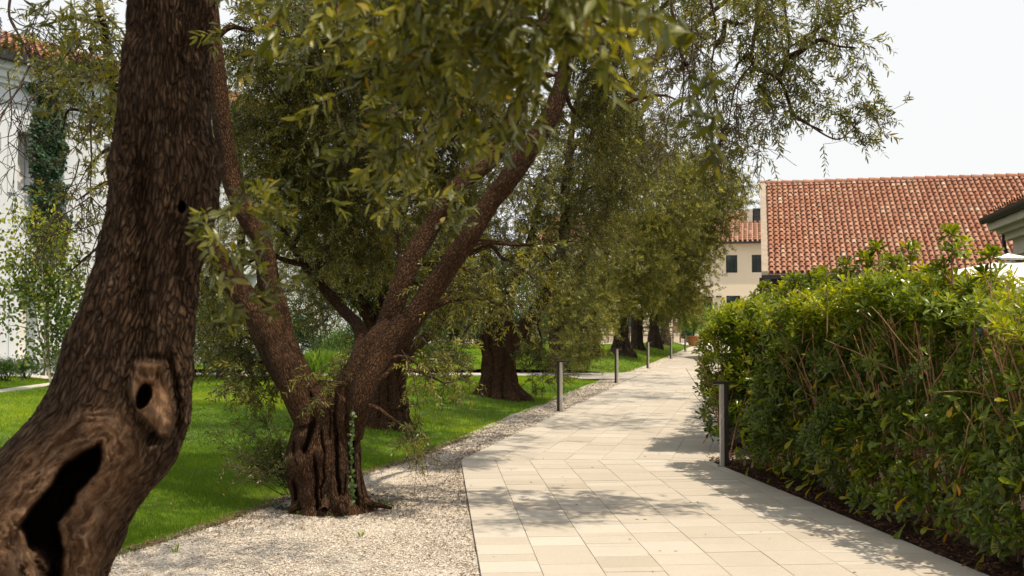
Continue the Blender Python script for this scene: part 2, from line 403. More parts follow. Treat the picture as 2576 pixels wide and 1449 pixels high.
def leaves(g, p, d, Ls, Ws, tpl, tint, nrm=None, curl=0.0):
    n = len(p); 
    if n == 0: return
    tv, tf = TPL[tpl]
    d = norm(d)
    if nrm is None: nrm = RNG.normal(0, 1, (n, 3)) + np.array([0, 0, .8])
    s = norm(np.cross(d, nrm)); nn = np.cross(s, d)
    Ls = np.asarray(Ls).reshape(-1, 1, 1) * np.ones((n, 1, 1)); Ws = np.asarray(Ws).reshape(-1, 1, 1) * np.ones((n, 1, 1))
    t = tv[None, :, 0:1]; cz = 0
    if curl: cz = (RNG.uniform(-curl, curl * .4, (n, 1, 1))) * t ** 2
    v = p[:, None] + d[:, None] * t * Ls + s[:, None] * (tv[None, :, 1:2] * Ws) + nn[:, None] * ((tv[None, :, 2:3] + cz) * Ls)
    f = tf[None] + (np.arange(n) * len(tv))[:, None, None]
    g.add(v.reshape(-1, 3), f.reshape(-1, tf.shape[1]), tint=np.repeat(tint, len(tv)))
def sprays(gl, gt, O, D, length, nl, Lf, Wf, tpl, tbias=0, droop=.5, tw=.0015, twig=True):
    """olive twigs: O origin (n,3), D direction, leaves in opposite pairs along the arc"""
    n = len(O)
    if n == 0: return
    D = norm(D); ln = length * RNG.uniform(.6, 1.3, (n, 1))
    dr = droop * RNG.uniform(.3, 1.4, (n, 1))
    Bm = O + D * ln * .5; C = O + D * ln * .95 + np.array([0, 0, -1]) * ln * dr
    if twig: curves(gt, O, Bm, C, tw * 1.6, tw * .6, 4, 3)
    k = np.repeat(np.arange(n), nl); m = len(k)
    t = (np.tile((np.arange(nl) // 2 + .6) / (nl / 2 + .2), n))[:, None]
    t = np.clip(t, 0, 1)
    p = (1 - t) ** 2 * O[k] + 2 * t * (1 - t) * Bm[k] + t ** 2 * C[k]
    T = norm(2 * (1 - t) * (Bm[k] - O[k]) + 2 * t * (C[k] - Bm[k]))
    ph = np.tile((np.arange(nl) % 2) * np.pi + (np.arange(nl) // 2) * 1.4, n) + np.repeat(RNG.uniform(0, 6.28, n), nl) + RNG.normal(0, .35, m)
    U = norm(np.cross(T, np.array([.2, .35, .9]))); V = np.cross(T, U)
    side = np.cos(ph)[:, None] * U + np.sin(ph)[:, None] * V
    ang = RNG.uniform(.55, 1.15, m)[:, None]
    d = T * np.cos(ang) + side * np.sin(ang) + np.array([0, 0, -.12])
    sz = RNG.uniform(.65, 1.2, m) * (1 - .35 * np.abs(t[:, 0] - .45))
    cl = np.repeat(np.clip(RNG.normal(.5 + tbias, .16, n), .06, .98), nl)
    ti = np.clip(cl + RNG.normal(0, .13, m), .05, 1)
    ti[RNG.random(m) < .012] = .01
    leaves(gl, p, d, Lf * sz, Wf * sz, tpl, ti, curl=.25)
def clumps(center, rad, n, shell=.5):
    u = norm(RNG.normal(0, 1, (n, 3))); r = RNG.random((n, 1)) ** (1 / (3 * (1 - shell) + shell * 6))
    return np.asarray(center) + u * r * np.asarray(rad), u
class Tree:
    def __init__(s, name, label, cat, base, group):
        s.t = thing(name, label, cat, base, group); s.tr = Geo(); s.br = Geo(); s.lf = Geo(); s.nodes = []
    def limb(self, rows, d, **kw):
        """rows (px,py,width px[,depth])"""
        pr = []
        for r in rows:
            dd = r[3] if len(r) > 3 else d
            p = P(r[0], r[1], dd); pr.append([*p, r[2] * .5 * dd / FPX])
        c, rr = tube(self.tr, np.array(pr), **kw); self.nodes.append(c[len(c) // 4:]); return c
    def wlimb(self, pr, **kw):
        c, rr = tube(self.tr, np.array(pr), **kw); self.nodes.append(c[len(c) // 4:]); return c
    def foliage(s, center, rad, nclump, nspray, length=.28, nl=22, Lf=.055, Wf=.012, tpl='mid', tb=0, droop=.5, shell=.5, connect=True, cr=.16, r0=.010, tw=.0015, twig=True, hang=0.0, spread=1.0):
        cc, u = clumps(center, rad, nclump, shell)
        cc = cc + RNG.normal(0, .05, cc.shape)
        if connect and s.nodes:
            nd = np.concatenate(s.nodes)
            # main branch nodes toward the blob centre
            ctr = np.asarray(center); j = np.argmin(np.linalg.norm(nd - ctr, axis=1) + np.maximum(0, nd[:, 2] - ctr[2]) * .5)
            A = nd[j]; 
            mid = (A + ctr) / 2 + np.array([0, 0, .25 * np.linalg.norm(ctr - A)])
            dist = np.linalg.norm(ctr - A)
            if dist > .4:
                pr = []
                for t in np.linspace(0, 1, 6):
                    q = (1 - t) ** 2 * A + 2 * t * (1 - t) * mid + t * t * ctr + RNG.normal(0, .03, 3) * dist * (0 < t < 1)
                    pr.append([*q, (.012 + .012 * dist) * (1 - t) + .006])
                c, _ = tube(s.tr, np.array(pr), seg=8, n_per=4, amp=.15); nd = np.vstack([nd, c[2:]])
            dd = np.linalg.norm(cc[:, None] - nd[None, ::1], axis=2) if len(nd) * len(cc) < 4e6 else np.linalg.norm(cc[:, None] - nd[None, ::4], axis=2)
            ndd = nd if len(nd) * len(cc) < 4e6 else nd[::4]
            A = ndd[np.argmin(dd, 1)]; ds = np.linalg.norm(cc - A, axis=1)[:, None]
            Bm = (A + cc) / 2 + np.array([0, 0, 1]) * ds * RNG.uniform(.05, .35, (len(cc), 1)) + RNG.normal(0, .08, cc.shape) * ds
            curves(s.br, A, Bm, cc, r0 * np.clip(ds[:, 0] * .8, .4, 1.6), r0 * .3, 8, 5, wob=.012)
        k = np.repeat(np.arange(nclump), nspray); m = len(k)
        out = u[k] * .5 * spread + RNG.normal(0, .75, (m, 3)) + np.array([0, 0, -hang])
        O = cc[k] + RNG.normal(0, cr * .55, (m, 3))
        if connect and twig: curves(s.br, cc[k], (cc[k] + O) / 2 + RNG.normal(0, .02, O.shape), O, r0 * .25, tw * 1.4, 3, 3)
        tbk = np.repeat(RNG.normal(0, .14, nclump), nspray)
        # group sprays in three tint classes so that clumps differ
        for lo, hi, tbb in ((-9, -.06, -.2), (-.06, .06, 0), (.06, 9, .2)):
            q = (tbk >= lo) & (tbk < hi)
            sprays(s.lf, s.br, O[q], out[q], length, nl, Lf, Wf, tpl, tb + tbb, droop, tw, twig)
    def pf(s, px, py, rx, ry, d, rd, nclump, nspray, **kw):
        k = d / FPX
        s.foliage(P(px, py, d), (rx * k, rd, ry * k), nclump, nspray, **kw)
    def done(s, leafmat, barkmat, twigmat=None):
        if s.tr.v: s.tr.build('trunk', barkmat, s.t, True)
        if s.br.v: s.br.build('branches', twigmat or M['twig'], s.t, True)
        if s.lf.v: s.lf.build('crown', leafmat, s.t)
        return s.t
def loft(g, rows, d, sq=.85, seg=200, step=3.0, grooves=(), bumps=(), flute=0, nfl=9, bark=.005, big=.02, s=0, extra=None, zmin=None):
    """trunk from silhouette rows (y, xl, xr); sculpted along the view"""
    rows = np.array(rows, float); y = np.arange(rows[0, 0], rows[-1, 0] + .1, step)
    xl = np.interp(y, rows[:, 0], rows[:, 1]); xr = np.interp(y, rows[:, 0], rows[:, 2])
    ker = np.ones(9) / 9
    if len(y) > 20:
        xl = np.convolve(np.pad(xl, 4, 'edge'), ker, 'valid'); xr = np.convolve(np.pad(xr, 4, 'edge'), ker, 'valid')
    c = np.array([P((a + b) / 2, yy, d) for a, b, yy in zip(xl, xr, y)]); A = (xr - xl) / 2 * d / FPX
    th = np.arange(seg) * 2 * np.pi / seg + np.pi / 2; n = len(y)
    ct = np.cos(th)[None]; st = np.sin(th)[None]
    TH = np.broadcast_to(th[None], (n, seg))
    rm = A.mean(); Zs = np.broadcast_to(c[:, 2:3], (n, seg))
    bk = np.stack([np.broadcast_to(ct * rm, (n, seg)), np.broadcast_to(st * rm, (n, seg)), Zs], -1).reshape(-1, 3)
    R = np.ones(n * seg)
    if flute:
        w = fbm(np.stack([Zs.ravel() * 1.3, TH.ravel() * .6, 0 * Zs.ravel() + s], 1), 2, s) * 1.5
        fl = 1 - np.abs(np.sin(TH.ravel() * nfl / 2 + w)) ** .45
        bs = sstep(.0, .4, (Zs.ravel() - Zs.min()) / max(1e-3, (Zs.max() - Zs.min())))
        R = R - flute * fl * (1.2 - .5 * bs)
    off = fbm(bk * 6, 3, s + 2) * big + fbm(bk * np.array([1, 1, .35]) * 28, 3, s + 9) * bark * 1.9
    rid = 1 - np.abs(fbm(bk * np.array([1, 1, .24]) * 52 + fbm(bk * 9, 2, s)[:, None] * 1.2, 2, s + 4)) * 3
    off = off + np.clip(rid, -1, 1) * bark
    Ax = (np.broadcast_to(A[:, None], (n, seg)).ravel()) * R + off
    v = np.empty((n * seg, 3))
    v[:, 0] = np.broadcast_to(c[:, 0:1], (n, seg)).ravel() + Ax * np.broadcast_to(ct, (n, seg)).ravel()
    v[:, 1] = np.broadcast_to(c[:, 1:2], (n, seg)).ravel() + Ax * sq * np.broadcast_to(st, (n, seg)).ravel()
    v[:, 2] = Zs.ravel()
    px, py = proj(v); front = sstep(-.05, .35, -np.broadcast_to(st, (n, seg)).ravel())
    dy = np.zeros(len(v))
    for gr in grooves:
        pts = np.array(gr[0], float); gx = np.interp(py, pts[:, 1], pts[:, 0]); m = sstep(pts[0, 1] - 20, pts[0, 1] + 10, py) * (1 - sstep(pts[-1, 1] - 10, pts[-1, 1] + 20, py))
        gx = gx + fbm(np.stack([py * .03, py * 0, py * 0], 1), 2, int(pts[0, 0])) * 5
        dy += gr[2] * np.exp(-((px - gx) / gr[1]) ** 2) * m * front
    for bx, by, r, amp in bumps:
        dy -= amp * np.exp(-(((px - bx) ** 2 + (py - by) ** 2) / r ** 2)) * front
    at = dict(bk=bk)
    if extra:
        d2, more = extra(px, py, front, bk); dy += d2; at.update(more)
    v += (v - np.array([0, 0, EYE])) / v[:, 1:2] * dy[:, None]
    g.add(v, gridfaces(n, seg), **at)
    return c
# ================================================================== camera, light, sky
cam = bpy.data.cameras.new('camera'); co = bpy.data.objects.new('camera', cam); COL.objects.link(co)
co.location = (0, 0, EYE); co.rotation_euler = (math.pi / 2 + PITCH, 0, 0)
cam.sensor_width = 36; cam.lens = FPX / 2576 * 36; cam.clip_end = 2000; cam.clip_start = .05
cam.dof.use_dof = True; cam.dof.focus_distance = 9.2; cam.dof.aperture_fstop = 5.0
sc.camera = co
EL, AZ = math.radians(63), math.atan2(.80, -.60)      # azimuth clockwise from +Y
sv = np.array([math.cos(EL) * math.sin(AZ), math.cos(EL) * math.cos(AZ), math.sin(EL)])
sl = bpy.data.lights.new('sun', 'SUN'); so = bpy.data.objects.new('sun', sl); COL.objects.link(so)
sl.energy = 5.2; sl.angle = math.radians(.6); sl.color = (1, .875, .69)
so.rotation_euler = Vector([float(x) for x in sv]).to_track_quat('Z', 'Y').to_euler(); so.location = (10, -5, 20)
W = bpy.data.worlds.new('World'); sc.world = W; W.use_nodes = True; nt = W.node_tree; nt.nodes.clear()
sk = nt.nodes.new('ShaderNodeTexSky'); sk.sky_type = 'NISHITA'; sk.sun_disc = False; sk.sun_elevation = EL; sk.sun_rotation = AZ
sk.dust_density = 4; sk.air_density = 1.2
bg = nt.nodes.new('ShaderNodeBackground'); bg.inputs[1].default_value = .1
wo = nt.nodes.new('ShaderNodeOutputWorld')
c = mixc(nt, .80, sk.outputs[0], (11.3, 11.3, 11.2)); nt.links.new(c, bg.inputs[0]); nt.links.new(bg.outputs[0], wo.inputs[0])
sc.view_settings.view_transform = 'Standard'; sc.view_settings.look = 'None'; sc.view_settings.exposure = 0; sc.view_settings.gamma = 1
sc.cycles.max_bounces = 5; sc.cycles.diffuse_bounces = 3; sc.cycles.glossy_bounces = 2; sc.cycles.transmission_bounces = 3
sc.cycles.transparent_max_bounces = 4; sc.cycles.caustics_reflective = False; sc.cycles.caustics_refractive = False
sc.cycles.use_adaptive_sampling = True

# ================================================================== ground layout
DD = norm(np.array([.235, 1.0]))            # direction of the far path
EE = np.array([DD[1], -DD[0]])
SEAM = 11.7; PX0 = -.576
def path_l(Y): return np.where(Y < SEAM, PX0 + .073 * (SEAM - Y), PX0 + .235 * (Y - SEAM))
def path_r(Y): return np.where(Y < SEAM, 2.2 + .14 * (SEAM - Y), 2.35 + .235 * (Y - SEAM))
LE = np.array([(-3.6, 1.5), (-3.25, 4), (-2.98, 5.6), (-2.72, 6.9), (-2.47, 7.5), (-2.28, 8.1), (-1.99, 9.2), (-1.52, 10.7), (-1.15, 11.75), (-.653, 13.7), (.14, 17.4), (1.05, 21.5), (2.47, 27.4)])
def lawn_e(Y): return np.interp(Y, LE[:, 1], LE[:, 0])
def structure(o): return tag(o, kind='structure')
def poly_obj(name, pts, z, m):
    g = Geo(); g.add(np.array([(x, y, z) for x, y in pts]), np.arange(len(pts))[None]); return structure(g.build(name, m))
poly_obj('ground', [(-600, -100), (600, -100), (600, 900), (-600, 900)], -.06, M['ground'])
# lawns
MOUNDS = []
def lawn_z(X, Y, e):
    dist = e - X
    z = .0 + .13 * sstep(0, 1.6, dist) + .015 * noise(np.stack([X * 1.1, Y * 1.1, X * 0], 1), 3) * sstep(0, .5, dist)
    z = z + .17 * np.exp(-((dist - 1.7) / 1.2) ** 2) * sstep(33, 38, Y)
    for mx, my, r, h in MOUNDS: z = z + h * np.exp(-((X - mx) ** 2 + (Y - my) ** 2) / r ** 2)
    return z
FAR0 = 30.8
def far_e(Y): return path_l(Y) - .5 - .25 * sstep(31.5, 30.8, Y)
T3B = G(985, 1076, .12); T4B = G(1262, 996, .13)
T5B = P(1404, 935, 31.4); T5B[2] = .1; T6B = G(1496, 906, .15)
T7B = G(1562, 893, .26); T8B = G(1603, 880, .28); T9B = G(1646, 872, .3); T10B = G(1682, 864, .32)
MOUNDS += [(T3B[0], T3B[1], .9, .03), (T4B[0], T4B[1], .9, .04)]
def lawn_obj(name, y0, y1, ef, xl, ny, nx):
    ys = np.linspace(y0, y1, ny); u = np.linspace(0, 1, nx) ** 1.7
    e = ef(ys) + .025 * noise(np.stack([ys * 3, ys * 0, ys * 0], 1), 8)
    X = e[:, None] + (xl - e[:, None]) * u[None]; Y = np.broadcast_to(ys[:, None], X.shape)
    Z = lawn_z(X.ravel(), Y.ravel(), np.broadcast_to(e[:, None], X.shape).ravel())
    g = Geo(); g.add(np.stack([X.ravel(), Y.ravel(), Z], 1), gridfaces(ny, nx, False)[:, ::-1]); return structure(g.build(name, M['turf'], smooth=True))
def turf_mat():
    m, nt, b, out = mat('turf_base'); o = objco(nt)
    n = noise_n(nt, o, 1.0, 5, .7); r = ramp(nt, [(.3, (.06, .11, .006)), (.5, (.10, .18, .006)), (.7, (.15, .24, .008))]); L(nt, n, r.inputs[0])
    n2 = noise_n(nt, o, 45, 4, .7); rr = ramp(nt, [(.3, (.6, .6, .6)), (.7, (1.25, 1.25, 1.25))]); L(nt, n2, rr.inputs[0])
    L(nt, mixc(nt, 1.0, r.outputs[0], rr.outputs[0], 'MULTIPLY'), b.inputs['Base Color']); b.inputs['Roughness'].default_value = .9
    bump(nt, n2, b, .8, .03); return m
M['turf'] = turf_mat()
lawn_obj('lawn', 1.5, 27.5, lawn_e, -10.3, 160, 60)
lawn_obj('far_lawn', FAR0, 63, far_e, -16, 120, 60)
def blades(n, y0, y1, ef, xl, h, w, pw=1.0, margin=.12):
    Y = y0 + (y1 - y0) * RNG.random(n) ** pw
    half = .4954 + margin
    e = ef(Y); lo = np.maximum(xl, -half * Y); hi = np.minimum(e + .02, half * Y)
    k = hi > lo; Y, e, lo, hi = Y[k], e[k], lo[k], hi[k]; X = lo + (hi - lo) * RNG.random(len(Y)); n = len(Y)
    Z = lawn_z(X, Y, e)
    h_ = h * RNG.uniform(.45, 1.25, n) * (1 + .5 * fbm(np.stack([X * 2.2, Y * 2.2, X * 0], 1), 2, 14)); w_ = w * RNG.uniform(.7, 1.3, n)
    a = RNG.uniform(0, 6.28, n); lean = RNG.normal(0, .45, (n, 2))
    b0 = np.stack([X - np.cos(a) * w_ / 2, Y - np.sin(a) * w_ / 2, Z - .004], 1); b1 = np.stack([X + np.cos(a) * w_ / 2, Y + np.sin(a) * w_ / 2, Z - .004], 1)
    tp = np.stack([X + lean[:, 0] * h_, Y + lean[:, 1] * h_, Z + h_], 1)
    v = np.stack([b0, b1, tp], 1).reshape(-1, 3)
    pt = fbm(np.stack([X * .8, Y * .8, X * 0], 1), 3, 4)
    dry = np.exp(-(((X + 2.2) / .6) ** 2 + ((Y - 9.6) / .9) ** 2)) * .8
    big_ = fbm(np.stack([X * .22, Y * .22, X * 0 + 5], 1), 2, 9)
    t = np.clip(.5 + pt * .55 + big_ * .35 + RNG.normal(0, .16, n), .09, 1); t[RNG.random(n) < .02 + dry * .35 + .12 * sstep(.25, .5, pt)] = .03
    return v, np.arange(3 * n).reshape(-1, 3), np.repeat(t, 3)
def grass_obj(name, label, sets):
    g = Geo()
    for a in sets:
        v, f, t = blades(*a); g.add(v, f, tint=t)
    return tag(g.build(name, M['grass']), label, 'grass', kind='stuff')
grass_obj('grass', 'short bright green mown grass covering the near lawn beside the gravel', [
    (230000, 4.5, 12, lawn_e, -10.3, .034, .0055), (240000, 11, 27.5, lawn_e, -10.3, .036, .011, .8)])
grass_obj('grass', 'mown grass on the farther lawn beyond the cross path', [(150000, FAR0, 63, far_e, -16, .06, .022)])
# patch of lawn left of the side path
LP = [(-10.3, 14), (-10.3, 27.5), (-11.9, 27.5), (-11.9, 14)]
g = Geo(); g.add(np.array([(-11.6, 14, .02), (-11.6, 27.3, .02), (-13.2, 27.3, .02), (-16.5, 18, .02), (-16.5, 14, .02)])[::-1], np.arange(5)[None]); structure(g.build('lawn_strip', M['turf']))
def strip_e(Y): return np.full_like(Y, -11.6)
grass_obj('grass', 'narrow strip of grass between the pale side path and the shrubs', [(26000, 17, 27.2, strip_e, -13.0, .05, .014)])
poly_obj('side_path', [(-10.3, 10), (-10.3, 31), (-11.6, 31), (-11.6, 10)][::-1], .03, M['plaza'])
poly_obj('cross_path', [(-30, 27.6), (-30, 30.7), (path_l(30.7) + .0, 30.7), (path_l(27.6), 27.6)][::-1], .035, M['plaza'])
poly_obj('plaza', [(-60, 63), (-60, 95), (70, 95), (70, 63)][::-1], -.02, M['plaza'])
poly_obj('terrace', [tuple(np.array([4.6, 10.8]) + EE * a + DD * b_) for a, b_ in ((0, -10), (30, -10), (30, 50), (0, 50))], -.03, M['turfdark'])
# gravel
def gravel_obj():
    ys = np.concatenate([np.linspace(1.5, 27.6, 260), np.linspace(30.7, 63, 120)]); g = Geo()
    for seg, ef in ((np.linspace(1.5, 27.6, 260), lawn_e), (np.linspace(30.7, 63, 120), far_e)):
        l = ef(seg) - .25; r = path_l(seg) + .05; nx = 30; u = np.linspace(0, 1, nx)[None]
        X = l[:, None] + (r - l)[:, None] * u; Y = np.broadcast_to(seg[:, None], X.shape)
        Z = .012 + .008 * noise(np.stack([X.ravel() * 4, Y.ravel() * 4, X.ravel() * 0], 1), 1) - .04 * (1 - sstep(0, .12, u * (r - l)[:, None])).ravel()
        Z = np.where(u.repeat(len(seg), 0).ravel() * 1 > .95, Z - .01, Z)
        g.add(np.stack([X.ravel(), Y.ravel(), Z], 1), gridfaces(len(seg), nx, False))
    return structure(g.build('gravel_bed', M['gravel'], smooth=True))
gravel_obj()
def scatter_xy(n, y0, y1, lf, rf, pw=1.0):
    Y = y0 + (y1 - y0) * RNG.random(n) ** pw; l = np.maximum(lf(Y), -.56 * Y); r = np.minimum(rf(Y), .56 * Y); k = r > l
    Y, l, r = Y[k], l[k], r[k]; return l + (r - l) * RNG.random(len(Y)), Y
OCT = np.array([[1, 0, 0], [0, 1, 0], [-1, 0, 0], [0, -1, 0], [0, 0, 1], [0, 0, -1]], float)
OF = np.array([[0, 1, 4], [1, 2, 4], [2, 3, 4], [3, 0, 4], [1, 0, 5], [2, 1, 5], [3, 2, 5], [0, 3, 5]])
def stones(g, X, Y, Z, size):
    n = len(X); a = RNG.uniform(0, 6.28, n); ca, sa = np.cos(a), np.sin(a)
    sc3 = RNG.uniform(.45, 1.25, (n, 1, 3)) * np.asarray(size).reshape(-1, 1, 1) * np.array([1, 1, .65])
    v = OCT[None] * sc3 + RNG.normal(0, .12, (n, 6, 3)) * np.asarray(size).reshape(-1, 1, 1)
    x = v[..., 0] * ca[:, None] - v[..., 1] * sa[:, None]; y = v[..., 0] * sa[:, None] + v[..., 1] * ca[:, None]
    v = np.stack([x + X[:, None], y + Y[:, None], v[..., 2] + Z[:, None]], -1)
    g.add(v.reshape(-1, 3), (OF[None] + (np.arange(n) * 6)[:, None, None]).reshape(-1, 3), tint=np.repeat(RNG.random(n), 6))
g = Geo()
X, Y = scatter_xy(85000, 5.6, 12.5, lambda y: lawn_e(y) + .02, lambda y: path_l(y) - .012, .9); stones(g, X, Y, np.full(len(X), .016), RNG.uniform(.005, .0095, len(X)))
X, Y = scatter_xy(16000, 12, 27.5, lambda y: lawn_e(y) + .02, lambda y: path_l(y) - .012); stones(g, X, Y, np.full(len(X), .018), RNG.uniform(.010, .018, len(X)))
X, Y = scatter_xy(7000, 30.8, 60, lambda y: far_e(y) + .02, lambda y: path_l(y) - .012); stones(g, X, Y, np.full(len(X), .018), RNG.uniform(.016, .03, len(X)))
tag(g.build('gravel_stones', M['stone']), 'loose white crushed gravel between the lawn and the paved path', 'gravel', kind='stuff')
def litter(n, y0, y1, lf, rf, z, Lf, pw=1.0, dens=None):
    X, Y = scatter_xy(n, y0, y1, lf, rf, pw); 
    if dens is not None:
        k = RNG.random(len(X)) < dens(X, Y); X, Y = X[k], Y[k]
    a = RNG.uniform(0, 6.28, len(X)); d = np.stack([np.cos(a), np.sin(a), RNG.normal(0, .15, len(X))], 1)
    nz = np.tile([0, 0, 1.0], (len(X), 1)) + RNG.normal(0, .25, (len(X), 3))
    return np.stack([X, Y, np.full(len(X), z)], 1), d, nz, Lf * RNG.uniform(.6, 1.2, len(X))
g = Geo()
for a in ((17000, 5.6, 12.6, lawn_e, lambda y: path_l(y) - .01,   .028, .030, .9, lambda x, y: np.clip(.32 + .9 * fbm(np.stack([x * 1.4, y * 1.4, x * 0], 1), 3, 6) + .6 * np.exp(-((x - path_l(y)) / .12) ** 2) + .8 * np.exp(-((x - lawn_e(y)) / .09) ** 2) + .8 * np.exp(-(((x + 1.55) / .75) ** 2 + ((y - 8.6) / .7) ** 2)), .08, 1)),
          (4500, 12, 27, lawn_e, lambda y: path_l(y) - .01, .03, .05), (2500, 5.5, 14, lambda y: lawn_e(y) - .10, lambda y: lawn_e(y) + .05, .03, .045)):
    p, d, nz, l = litter(*a); leaves(g, p, d, l, l * .24, 'mid', RNG.random(len(p)), nz, curl=.4)
p, d, nz, l = litter(1500, 6, 16, lambda y: lawn_e(y) - 4, lambda y: lawn_e(y) - .1, .17, .035); leaves(g, p, d, l, l * .26, 'mid', RNG.random(len(p)), nz, curl=.4)
p, d, nz, l = litter(240, 5.8, 30, path_l, path_r, .03, .04); leaves(g, p, d, l, l * .26, 'mid', RNG.random(len(p)), nz, curl=.4)
tag(g.build('leaf_litter', M['litter']), 'dry brown olive leaves scattered over the gravel and paving edge', 'dry leaves', kind='stuff')
# ------------------------------------------------------------------ paving
def clip_poly(sub, poly):
    out = sub
    for i in range(len(poly)):
        a, b = poly[i], poly[(i + 1) % len(poly)]; inp = out; out = []
        if not inp: return []
        def side(p): return (b[0] - a[0]) * (p[1] - a[1]) - (b[1] - a[1]) * (p[0] - a[0])
        for j in range(len(inp)):
            p, q = inp[j], inp[(j + 1) % len(inp)]; sp_, sq_ = side(p), side(q)
            if sp_ >= 0: out.append(p)
            if (sp_ >= 0) != (sq_ >= 0):
                t = sp_ / (sp_ - sq_); out.append((p[0] + (q[0] - p[0]) * t, p[1] + (q[1] - p[1]) * t))
    return out
def pave(name, poly, o, c, s0, s1, colw, rows, gap=.0024, z0=-.04, z1=.026):
    c = norm(np.array(c, float)); r = np.array([c[1], -c[0]]); rnd = random.Random(3); g = Geo(); x = 0; k = 0
    for k in range(200):
        if x > 60: break
        cw = colw * rnd.choice([1, 1, 1, 1]); y = s0 - rnd.random() * .5
        while y < s1:
            h = rnd.choice(rows)
            q = [(x + gap, y + gap), (x + cw - gap, y + gap), (x + cw - gap, y + h - gap), (x + gap, y + h - gap)]
            w = [tuple(np.array(o) + r * a + c * b) for a, b in q]
            w = clip_poly(w, poly)
            if len(w) > 2:
                n = len(w); zt = z1 + rnd.uniform(-.0012, .0012)
                v = np.array([(a, b, z0) for a, b in w] + [(a, b, zt) for a, b in w])
                f = [np.array([[n + i for i in range(n)]]), np.array([[i, (i + 1) % n, n + (i + 1) % n, n + i] for i in range(n)])]
                t = min(1, max(0, rnd.gauss(.55, .2)))
                g.add(v, f, tint=t)
            y += h
        x += cw
        if x > 4.3: break
    ob = structure(g.build(name, M['slab']))
    return ob
near_poly = [(float(path_l(3.0)), 3.0), (float(path_r(3.0)), 3.0), (float(path_r(SEAM - .001)), SEAM), (PX0, SEAM)]
far_poly = [(PX0, SEAM + .012), (2.35, SEAM + .012), (float(path_r(64.0)), 64.0), (float(path_l(64.0)), 64.0)]
pave('path', near_poly, (float(path_l(2.0)), 2.0), (-.073, 1), 0, 10.5, .385, [.1, .12, .2, .25, .25, .3, .3, .4])
pave('far_path', far_poly, (PX0, SEAM), DD, -3, 54, .385, [.1, .15, .2, .3, .3, .4, .5, .6])
pj = [(p[0], p[1]) for p in near_poly]
g = Geo(); g.add(np.array([(x, y, .019) for x, y in near_poly]), np.array([[0, 1, 2, 3]])); g.add(np.array([(x, y, .019) for x, y in far_poly]), np.array([[0, 1, 2, 3]])); structure(g.build('path_joints', M['joint']))
# side slab through the hedge
F1 = Frame((2.35, 11.75), EE)
g = Geo()
for i in range(5): box(g, F1, .03 + i * .5, .5 + i * .5, .0, 1.0, -.04, .028, tint=.7)
structure(g.build('side_slab', M['slab']))
# planting bed
bed = np.array([(path_r(y) + .0, y) for y in (3, 5, 7, 9, SEAM)] + [(2.4, 12.7)] + [(path_r(y), y) for y in (14, 20, 40, 62)] + [(20.5, 62), (8.5, 13), (8.5, 3)])
g = Geo(); ys = np.concatenate([np.linspace(3, SEAM - .02, 80), np.linspace(SEAM + .0, 62, 200)])
X0 = path_r(ys) + .0; nx = 14; u = np.linspace(0, 1, nx)[None]
X = X0[:, None] + 2.2 * u; Y = np.broadcast_to(ys[:, None], X.shape)
Z = .0 + .02 * noise(np.stack([X.ravel() * 5, Y.ravel() * 5, X.ravel() * 0], 1), 2) + .05 * sstep(0, .5, np.broadcast_to(u * 2.2, X.shape).ravel())
g.add(np.stack([X.ravel(), Y.ravel(), Z], 1), gridfaces(len(ys), nx, False)); structure(g.build('planting_bed', M['soil'], smooth=True))
g = Geo(); n = 9000; Yc = 4.5 + 8.5 * RNG.random(n); Xc = path_r(Yc) + np.abs(RNG.normal(.0, .35, n)) + .005
Xc = np.where(Yc > SEAM, Xc + .0, Xc)
a = RNG.uniform(0, 6.28, n); d = np.stack([np.cos(a), np.sin(a), RNG.normal(0, .3, n)], 1)
leaves(g, np.stack([Xc, Yc, .025 + .04 * RNG.random(n)], 1), d, RNG.uniform(.02, .05, n), RNG.uniform(.008, .018, n), 'mid', RNG.random(n), RNG.normal(0, .5, (n, 3)) + [0, 0, 1], curl=.4)
tag(g.build('mulch', M['mulch']), 'dark red-brown bark mulch along the foot of the hedge', 'mulch', kind='stuff')

# ================================================================== buildings
def wall_holes(g, fr, a0, a1, b, z0, z1, holes, depth=.25, uvs=True, thick=.35):
    xs = sorted({a0, a1, *[h[0] for h in holes], *[h[1] for h in holes]}); zs = sorted({z0, z1, *[h[2] for h in holes], *[h[3] for h in holes]})
    for i in range(len(xs) - 1):
        for j in range(len(zs) - 1):
            cx = (xs[i] + xs[i + 1]) / 2; cz = (zs[j] + zs[j + 1]) / 2
            if any(h[0] < cx < h[1] and h[2] < cz < h[3] for h in holes): continue
            p = np.array([[xs[i], b, zs[j]], [xs[i + 1], b, zs[j]], [xs[i + 1], b, zs[j + 1]], [xs[i], b, zs[j + 1]]])
            g.add(fr.w(p), np.array([[0, 1, 2, 3]]), uvw=np.stack([p[:, 0], p[:, 2], p[:, 1]], 1))
    for h in holes:
        x0, x1, y0, y1 = h[:4]
        for q in ([[x0, b, y0], [x0, b + depth, y0], [x0, b + depth, y1], [x0, b, y1]], [[x1, b, y0], [x1, b, y1], [x1, b + depth, y1], [x1, b + depth, y0]],
                  [[x0, b, y1], [x0, b + depth, y1], [x1, b + depth, y1], [x1, b, y1]], [[x0, b, y0], [x1, b, y0], [x1, b + depth, y0], [x0, b + depth, y0]]):
            q = np.array(q); g.add(fr.w(q), np.array([[0, 1, 2, 3]]), uvw=np.stack([q[:, 0], q[:, 2], q[:, 1]], 1))
